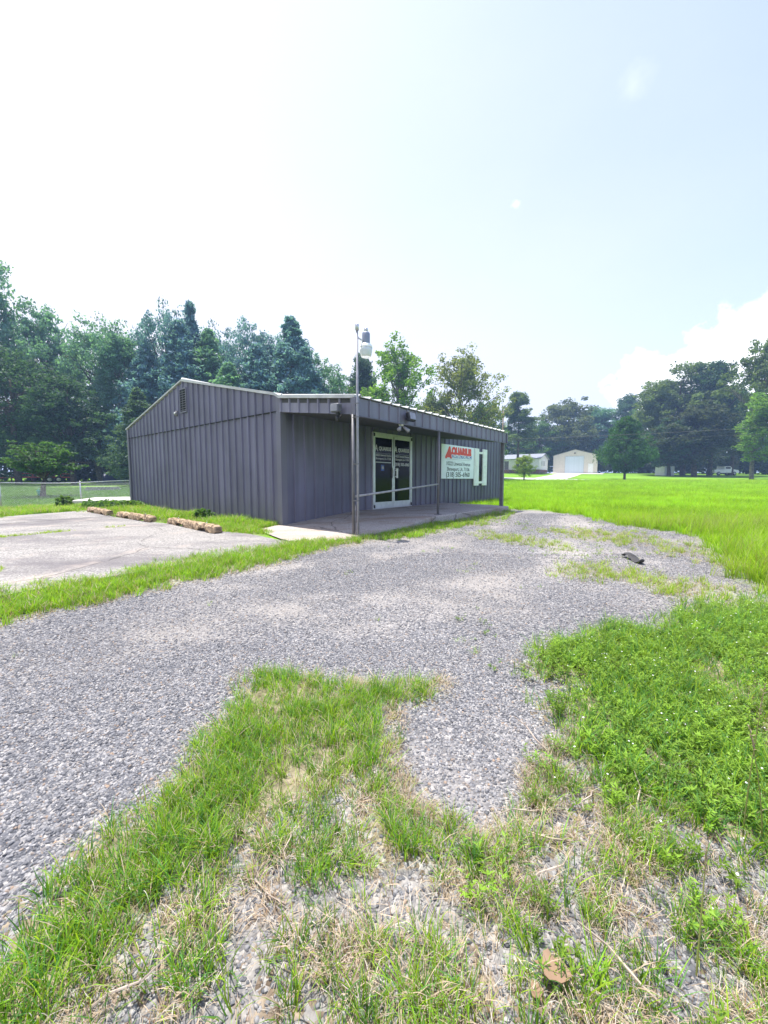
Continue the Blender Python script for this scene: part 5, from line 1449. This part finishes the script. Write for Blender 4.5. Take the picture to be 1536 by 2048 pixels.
# ------------------------------------------------------------------ scattered ground cover (uncountable)
def tuft_mesh(name, mat, n, hmin, hmax, spread, width, seed, lean=.6, seg=3, flat=False, mats=None):
    rng = np.random.default_rng(seed); V = []; F = []; MI = []
    for k in range(n):
        a = rng.uniform(0, 6.283); q = spread * rng.random() ** .6
        bx, by = q * math.cos(a), q * math.sin(a)
        h = rng.uniform(hmin, hmax); la = a + rng.normal() * .9; ln = h * lean * rng.uniform(.2, 1.2)
        wa = la + math.pi / 2 + rng.normal() * .4; wx, wy = math.cos(wa), math.sin(wa)
        b0 = len(V)
        for s in range(seg + 1):
            t = s / seg
            if flat: x = bx + math.cos(la) * h * t; y = by + math.sin(la) * h * t; z = .004 + .012 * rng.random() + .02 * math.sin(t * 3.1) * rng.random()
            else: x = bx + math.cos(la) * ln * t ** 1.8; y = by + math.sin(la) * ln * t ** 1.8; z = h * (t - .22 * lean * t ** 2.5) - .01 * (s == 0)
            w = width * (1 - .85 * t ** 1.4) * .5
            if s < seg: V += [(x - wx * w, y - wy * w, z), (x + wx * w, y + wy * w, z)]
            else: V.append((x, y, z))
        for s in range(seg - 1): F.append((b0 + 2 * s, b0 + 2 * s + 1, b0 + 2 * s + 3, b0 + 2 * s + 2))
        F.append((b0 + 2 * seg - 2, b0 + 2 * seg - 1, b0 + 2 * seg))
        MI += [rng.integers(len(mats)) if mats else 0] * seg
    me = bpy.data.meshes.new(name); me.from_pydata(V, [], F); 
    for m in (mats or [mat]): me.materials.append(m)
    me.polygons.foreach_set('material_index', MI); me.polygons.foreach_set('use_smooth', [True] * len(F)); me.update()
    return bpy.data.objects.new(name, me)
def weed_mesh(name, seed, flowers=0, dark=False, hmax=.095):
    rng = np.random.default_rng(seed); V = []; F = []; MI = []
    def leaf(p, d, L, w, mi):
        d = Vector(d).normalized(); s = d.cross(Vector((0, 0, 1)));
        if s.length < .01: s = Vector((1, 0, 0))
        s.normalize(); n = s.cross(d); b0 = len(V); p = Vector(p)
        V.extend([tuple(p), tuple(p + d * L * .4 + s * w * .5 + n * L * .05), tuple(p + d * L - n * L * .1), tuple(p + d * L * .4 - s * w * .5 + n * L * .05), tuple(p + d * L * .45 - n * L * .02)])
        F.extend([(b0, b0 + 1, b0 + 4), (b0 + 1, b0 + 2, b0 + 4), (b0, b0 + 4, b0 + 3), (b0 + 4, b0 + 2, b0 + 3)]); MI.extend([mi] * 4)
    for k in range(5):
        a = rng.uniform(0, 6.283); h = rng.uniform(.5, 1) * hmax; ln = rng.uniform(.1, .6) * h; base = Vector((rng.normal() * .02, rng.normal() * .02, 0)); tip = base + Vector((math.cos(a) * ln, math.sin(a) * ln, h))
        s = Vector((.0012, 0, 0)); b0 = len(V); V.extend([tuple(base - s), tuple(base + s), tuple(tip)]); F.append((b0, b0 + 1, b0 + 2)); MI.append(0)
        for q in range(10):
            t = rng.uniform(.2, 1); aa = q * 2.4 + a; leaf(base.lerp(tip, t), (math.cos(aa), math.sin(aa), rng.uniform(.25, .9)), rng.uniform(.014, .028), rng.uniform(.0042, .0075), 0 if not (dark and q % 2) else 1)
        if k < flowers:
            tp = tip + Vector((0, 0, .02)); b0 = len(V); V.extend([tuple(tip - s * .6), tuple(tip + s * .6), tuple(tp)]); F.append((b0, b0 + 1, b0 + 2)); MI.append(0)
            b0 = len(V); r_ = .0036
            V.append(tuple(tp + Vector((0, 0, .003)))); V.extend([tuple(tp + Vector((math.cos(i * 1.047) * r_, math.sin(i * 1.047) * r_, .0005))) for i in range(6)])
            F.extend([(b0, b0 + 1 + i, b0 + 1 + (i + 1) % 6) for i in range(6)]); MI.extend([2] * 6)
    me = bpy.data.meshes.new(name); me.from_pydata(V, [], F)
    for m in (M['weedleaf'], M['weeddark'], M['petal']): me.materials.append(m)
    me.polygons.foreach_set('material_index', MI); me.update()
    return bpy.data.objects.new(name, me)
def stone_mesh(name, seed):
    rng = np.random.default_rng(seed)
    import bmesh
    bm = bmesh.new(); bmesh.ops.create_icosphere(bm, subdivisions=1, radius=.5)
    for v in bm.verts:
        v.co *= rng.uniform(.78, 1.12); v.co.z *= .62; v.co.x *= 1.15
    me = bpy.data.meshes.new(name); bm.to_mesh(me); bm.free()
    me.polygons.foreach_set('use_smooth', [seed % 2 == 0] * len(me.polygons))
    me.materials.append(M['gravel'])
    return bpy.data.objects.new(name, me)

def scatter(name, pts, rot, scl, idx, protos, pickseed=0):
    """one 'stuff' object: a point mesh whose geometry nodes set a little mesh on every point"""
    pc = bpy.data.collections.new(name + '_source')
    for k, o in enumerate(protos):
        o.name = f"{name}_{chr(97 + k)}"; pc.objects.link(o)
    me = bpy.data.meshes.new(name)
    me.vertices.add(len(pts)); me.vertices.foreach_set('co', np.ascontiguousarray(pts, dtype=np.float32).ravel())
    a = me.attributes.new('rot', 'FLOAT_VECTOR', 'POINT'); a.data.foreach_set('vector', np.ascontiguousarray(rot, dtype=np.float32).ravel())
    a = me.attributes.new('scl', 'FLOAT', 'POINT'); a.data.foreach_set('value', np.ascontiguousarray(scl, dtype=np.float32))
    a = me.attributes.new('pick', 'INT', 'POINT'); a.data.foreach_set('value', np.ascontiguousarray(idx, dtype=np.int32))
    me.update()
    o = link_mesh(name, me); tag(o, kind='stuff')
    ng = bpy.data.node_groups.new(name, 'GeometryNodeTree')
    ng.interface.new_socket('Geometry', in_out='INPUT', socket_type='NodeSocketGeometry')
    ng.interface.new_socket('Geometry', in_out='OUTPUT', socket_type='NodeSocketGeometry')
    gi = ng.nodes.new('NodeGroupInput'); go = ng.nodes.new('NodeGroupOutput')
    ci = ng.nodes.new('GeometryNodeCollectionInfo'); ci.inputs['Collection'].default_value = pc
    ci.inputs['Separate Children'].default_value = True; ci.inputs['Reset Children'].default_value = True
    ip = ng.nodes.new('GeometryNodeInstanceOnPoints'); ip.inputs['Pick Instance'].default_value = True
    def na(nm, ty):
        n = ng.nodes.new('GeometryNodeInputNamedAttribute'); n.data_type = ty; n.inputs['Name'].default_value = nm; return n.outputs['Attribute']
    e2r = ng.nodes.new('FunctionNodeEulerToRotation')
    ng.links.new(gi.outputs[0], ip.inputs['Points']); ng.links.new(ci.outputs[0], ip.inputs['Instance'])
    ng.links.new(na('rot', 'FLOAT_VECTOR'), e2r.inputs[0]); ng.links.new(e2r.outputs[0], ip.inputs['Rotation'])
    ng.links.new(na('scl', 'FLOAT'), ip.inputs['Scale']); ng.links.new(na('pick', 'INT'), ip.inputs['Instance Index'])
    ng.links.new(ip.outputs[0], go.inputs[0])
    md = o.modifiers.new(name, 'NODES'); md.node_group = ng
    return o

def wedge(n, y0, y1, rng, amax=1.12, power=1.0):
    """points in the wedge of ground the camera stands before, uniform per area"""
    y = np.sqrt(rng.uniform(y0 ** 2, y1 ** 2, n)) if power == 1 else (y0 + (y1 - y0) * rng.random(n) ** power)
    x = rng.uniform(-amax, amax, n) * (y + .12)
    return x, y
def ok_building(x, y, m=.03):
    q0 = x - BO.x; q1 = y - BO.y
    u = q0 * UD.x + q1 * UD.y; v = q0 * VD.x + q1 * VD.y
    inb = (u > -m) & (u < BL + m) & (v > -m) & (v < BWID + m)
    ins = (u > -.75) & (u < 7.02) & (v > -2.42) & (v < .05)
    ins |= (u > -1.1) & (u <= -.75) & (v > -1.9) & (v < -.9)
    pad2 = (np.abs(x + 11.5) < 1.7) & (np.abs(y - 17.6) < 1.6)
    return ~(inb | ins | pad2)
rg = np.random.default_rng(77)
def place(n, y0, y1, dens_key, amax=1.12, thr=1.0, power=1.0, jit=1.0, weight=None):
    x, y = wedge(n, y0, y1, rg, amax, power)
    z = zones(x, y)
    d = weight(z, x, y) if weight else z[dens_key]
    k = (rg.random(n) < d * thr) & ok_building(x, y)
    x, y = x[k], y[k]
    return x, y
def fin(name, x, y, smin, smax, protos, tilt=.15, zoff=0.0, zs=None, skew=1.0):
    n = len(x); pts = np.stack([x, y, GZat(x, y) + zoff], 1)
    rot = np.stack([rg.normal(size=n) * tilt, rg.normal(size=n) * tilt, rg.uniform(0, 6.283, n)], 1)
    s = smin + (smax - smin) * rg.random(n) ** skew
    if zs is not None: s = s * zs(x, y)
    return scatter(name, pts, rot, s, rg.integers(0, len(protos), n), protos)
cat = lambda *a: (np.concatenate([q[0] for q in a]), np.concatenate([q[1] for q in a]))

# gravel stones, thinning with distance where the ground material takes over
gw = lambda z, x, y: z['gravel'] * (1 - .8 * fines(x, y))
A = place(165000, .5, 2.6, None, weight=gw); B = place(230000, 2.6, 5.6, None, weight=gw); Cc = place(130000, 5.6, 11.5, None, .8, weight=gw)
mixw = lambda z, x, y: np.clip(z['dry'] * 1.0 + z['mixg'] * .7, 0, 1) * (1 - z['gravel']) * np.clip(1.5 - fbm(x * 11, y * 11, 91) * 1.6, .35, 1)
D_ = place(130000, .5, 2.4, None, weight=mixw)
gx1, gy1 = cat(A, D_)
stones = [stone_mesh('stone', s) for s in range(6)]
fin('gravel', np.concatenate([gx1, B[0], Cc[0]]), np.concatenate([gy1, B[1], Cc[1]]), .0055, .0185, stones, .45, .0, skew=2.0, zs=lambda x, y: np.clip(.9 + .09 * (y - 1.5), .9, 1.6))

# turf: tufts by zone
tuftsA = [tuft_mesh('tuft', M['blade'], 13, .035, .10, .022, .0032, s, .8, 3, mats=[M['blade'], M['blade'], M['blade2'], M['blade'], M['blade3'], M['blade'], M['blade2'], M['thatch']]) for s in (1, 2, 3)] + [tuft_mesh('tuft', M['blade3'], 14, .03, .08, .024, .003, 4, .7, 3, mats=[M['blade'], M['blade3']])]
ero = lambda z, x, y: np.clip(z['lush'] * 1.7 - .7, 0, 1) * np.clip(fbm(x * 5, y * 5, 61) * 3.2 - .55, .18, 1)
g1 = place(16500, .5, 2.6, None, weight=ero); g1b = place(17000, .5, 2.6, None, weight=lambda z, x, y: np.clip(z['mixg'] + z['dry'] * .16, 0, 1))
g2 = place(42000, 2.6, 9.0, None, weight=lambda z, x, y: np.clip(z['lush'] * 1.3 - .25, 0, 1))
fin('turf', *cat(g1, g1b), .7, 1.2, tuftsA, .18)
tuftsB = [tuft_mesh('tuft', M['blade'], 18, .045, .115, .05, .0055, s, .8, 3, mats=[M['blade'], M['blade2'], M['blade'], M['thatch']]) for s in (11, 12, 13)]
g3 = place(36000, 9.0, 20.0, 'lush', 1.15)
fin('verge_grass', *cat(g2, g3), .6, 1.25, tuftsB, .15, zs=lambda x, y: 1 + 1.15 * np.clip((y - 7.6) / 1.5, 0, 1) * (x < -2.4) * vnoise(x * 1.7, y * 1.7, 8))
g4 = place(26000, 2.6, 9, 'pat', 1.1)
tuftsP = [tuft_mesh('tuft', M['blade2'], 16, .035, .11, .04, .0045, s, .9, 3, mats=[M['blade2'], M['blade'], M['thatch'], M['blade2']]) for s in (21, 22)]
fin('patch_grass', *g4, .6, 1.1, tuftsP, .15)
# dry thatch lying flat and half upright
th = [tuft_mesh('thatch', M['thatch'], 12, .015, .06, .035, .0016, s, .9, 3, flat=True, mats=[M['thatch'], M['thatch'], M['thatchdark'], M['thatchgrey']]) for s in (31, 32, 33)] + [tuft_mesh('thatch', M['thatch'], 10, .015, .045, .014, .0018, s, 1.2, 3, mats=[M['thatch'], M['thatchdark'], M['thatch'], M['blade2']]) for s in (34, 35)]
d1 = place(34000, .5, 2.6, None, weight=lambda z, x, y: z['dry'] * np.clip(fbm(x * 11, y * 11, 91) * 3 - .95, .12, 1)); d2 = place(26000, 2.6, 9, None, weight=lambda z, x, y: z['dry'] * .6)
d3 = place(2500, .5, 2.6, 'lush')
fin('dry_thatch', *cat(d1, d2, d3), .7, 1.25, th, .12, .004)
# weeds of the right patch
wd_ = [weed_mesh('weed', 1, 0), weed_mesh('weed', 2, 1), weed_mesh('weed', 3, 0, True), weed_mesh('weed', 4, 0), weed_mesh('weed', 5, 0, True), weed_mesh('weed', 6, 0), weed_mesh('weed', 7, 0), weed_mesh('weed', 8, 0, True)]
wgap = lambda z, x, y: np.clip(z['weed'] * 1.5 - .5, 0, 1) * np.clip(fbm(x * 3.2, y * 3.2, 71) * 3.4 - .75, .1, 1)
w1_ = place(15000, .5, 3.8, None, 1.2, weight=wgap); w2_ = place(1500, .5, 2.2, None, weight=lambda z, x, y: np.clip(z['mixg'] * (x > .1) * .9, 0, 1)); w3_ = place(800, .5, 1.9, None, weight=lambda z, x, y: z['dry'] * (x > .3) * .6)
fin('weeds', *cat(w1_, w2_, w3_), .55, 1.15, wd_, .2)
w4_ = place(24000, .5, 4.2, None, 1.2, weight=lambda z, x, y: z['weed'] * np.clip(fbm(x * 2.2 + 4, y * 2.2, 73) * 3 - .8, .15, 1))
w5_ = place(9000, .5, 3.8, None, 1.2, weight=lambda z, x, y: z['weed'] * .5)
fin('weed_grass', *w4_, .7, 1.25, [tuft_mesh('tuft', M['blade'], 12, .045, .12, .03, .0036, s, .8, 3, mats=[M['blade'], M['blade2'], M['blade3'], M['blade3']]) for s in (41, 42)], .2)
fin('weed_thatch', *w5_, .7, 1.2, [tuft_mesh('thatch', M['thatch'], 12, .015, .06, .03, .0016, s, .9, 3, flat=True, mats=[M['thatch'], M['thatchdark'], M['thatchgrey']]) for s in (36, 37)], .15, .006)
# the field, tufts growing larger and sparser with distance
fz = lambda z, x, y: z['field'] * (x > -2) * ((x / np.maximum(y, .1)) > .2)
f1 = place(26000, 2.5, 12, None, 1.3, weight=fz); f2 = place(30000, 12, 28, None, 1.2, weight=fz); f3 = place(26000, 28, 58, None, 1.1, weight=fz)
tuftsF = [tuft_mesh('tuft', M['fieldblade'], 20, .10, .26, .09, .009, s, .7, 3, mats=[M['fieldblade'], M['fieldblade'], M['blade2']]) for s in (51, 52, 53)]
fin('field_grass', *cat(f1, f2, f3), .6, 1.2, tuftsF, .15, zs=lambda x, y: np.clip(.75 + .022 * y, .7, 1.6))
f4 = place(17000, 2.6, 9.5, None, 1.25, weight=lambda z, x, y: fz(z, x, y) * np.clip(fbm(x * .9, y * .9, 66) * 2.2 - .7, 0, 1))
tuftsT = [tuft_mesh('tuft', M['blade2'], 9, .22, .42, .06, .0055, s, .55, 4, mats=[M['blade2'], M['stalk'], M['blade2'], M['fieldblade']]) for s in (55, 56)]
fin('tall_field_grass', *f4, .6, 1.1, tuftsT, .12)
lawnw = lambda z, x, y: z['field'] * (x < -9)
l1 = place(60000, 7, 34, None, 1.15, weight=lambda z, x, y: lawnw(z, x, y) * (x / np.maximum(y, .1) < -.5))
tuftsL = [tuft_mesh('tuft', M['lawnblade'], 16, .05, .12, .09, .009, s, .8, 2) for s in (61, 62)]
fin('lawn_grass', *l1, .7, 1.3, tuftsL, .15)
# tufts in the pad joints and along the slab
jx = []; jy = []
for (a, b_, n_) in (((-8.4, 2.42), (-2.3, 2.42), 560), ((-5.1, -1.2), (-5.1, 1.6), 160), ((-6.2, 2.0), (-4.6, 1.5), 60), ((-5.0, -.4), (-4.6, -.9), 60), ((-7.9, .3), (-7.4, -.1), 60)):
    t = rg.random(n_) ** .8; k = fbm(t * 14, t * 0 + a[0], 5) + .25 * rg.random(n_) > .60
    u = a[0] + (b_[0] - a[0]) * t[k] + rg.normal(size=k.sum()) * .05; v = a[1] + (b_[1] - a[1]) * t[k] + rg.normal(size=k.sum()) * .06
    jx.append(BO.x + UD.x * u + VD.x * v); jy.append(BO.y + UD.y * u + VD.y * v)
jx = np.concatenate(jx); jy = np.concatenate(jy)
fin('joint_grass', jx, jy, .4, .95, [tuft_mesh('tuft', M['blade2'], 12, .04, .10, .03, .005, 71, .8, 2)], .15, .035)
# fallen twigs and clippings on the near ground
tw_ = []
for s in (81, 82):
    mbt = MB(); r3 = np.random.default_rng(s)
    mbt.tube([(0, 0, .006), (.05, .008, .01), (.11, -.004, .008), (.16, .012, .012)], [.0028, .0025, .002, .0012], 5); me = mbt.mesh('twig'); me.materials.append(M['twig']); tw_.append(bpy.data.objects.new('twig', me))
sg_ = place(15000, 1.2, 9.5, None, 1.0, weight=lambda z, x, y: z['gravel'] * np.clip(fbm(x * 1.3, y * 1.3, 95, 4) * 6 - 3.7, 0, .5) * np.clip(.25 + x * .25, .08, 1))
fin('gravel_weeds', *sg_, .3, .8, [tuft_mesh('tuft', M['blade'], 9, .03, .08, .03, .004, s, 1.1, 3, mats=[M['blade'], M['blade2'], M['thatch']]) for s in (91, 92)] + [weed_mesh('weed', 9, 0, True, .06)], .2)
t1 = place(420, .55, 2.2, None, weight=lambda z, x, y: np.clip(z['dry'] + z['mixg'], 0, 1) * .5)
fin('fallen_twigs', *t1, .4, 1.3, tw_, .15, .008)

# ------------------------------------------------------------------ haze volume added in place of the lens glare's blue wash
hz, ht_ = newmat('haze_air')
ho = nd(ht_, 'ShaderNodeOutputMaterial'); hv = nd(ht_, 'ShaderNodeVolumePrincipled')
hv.inputs['Color'].default_value = (.40, .62, 1.0, 1); hv.inputs['Density'].default_value = .0012; hv.inputs['Anisotropy'].default_value = .2
ht_.links.new(hv.outputs[0], ho.inputs['Volume'])
MBH = MB().box((-760, -120, -6), (760, 1060, 46))
tag(MBH.build('haze', hz), kind='stuff')
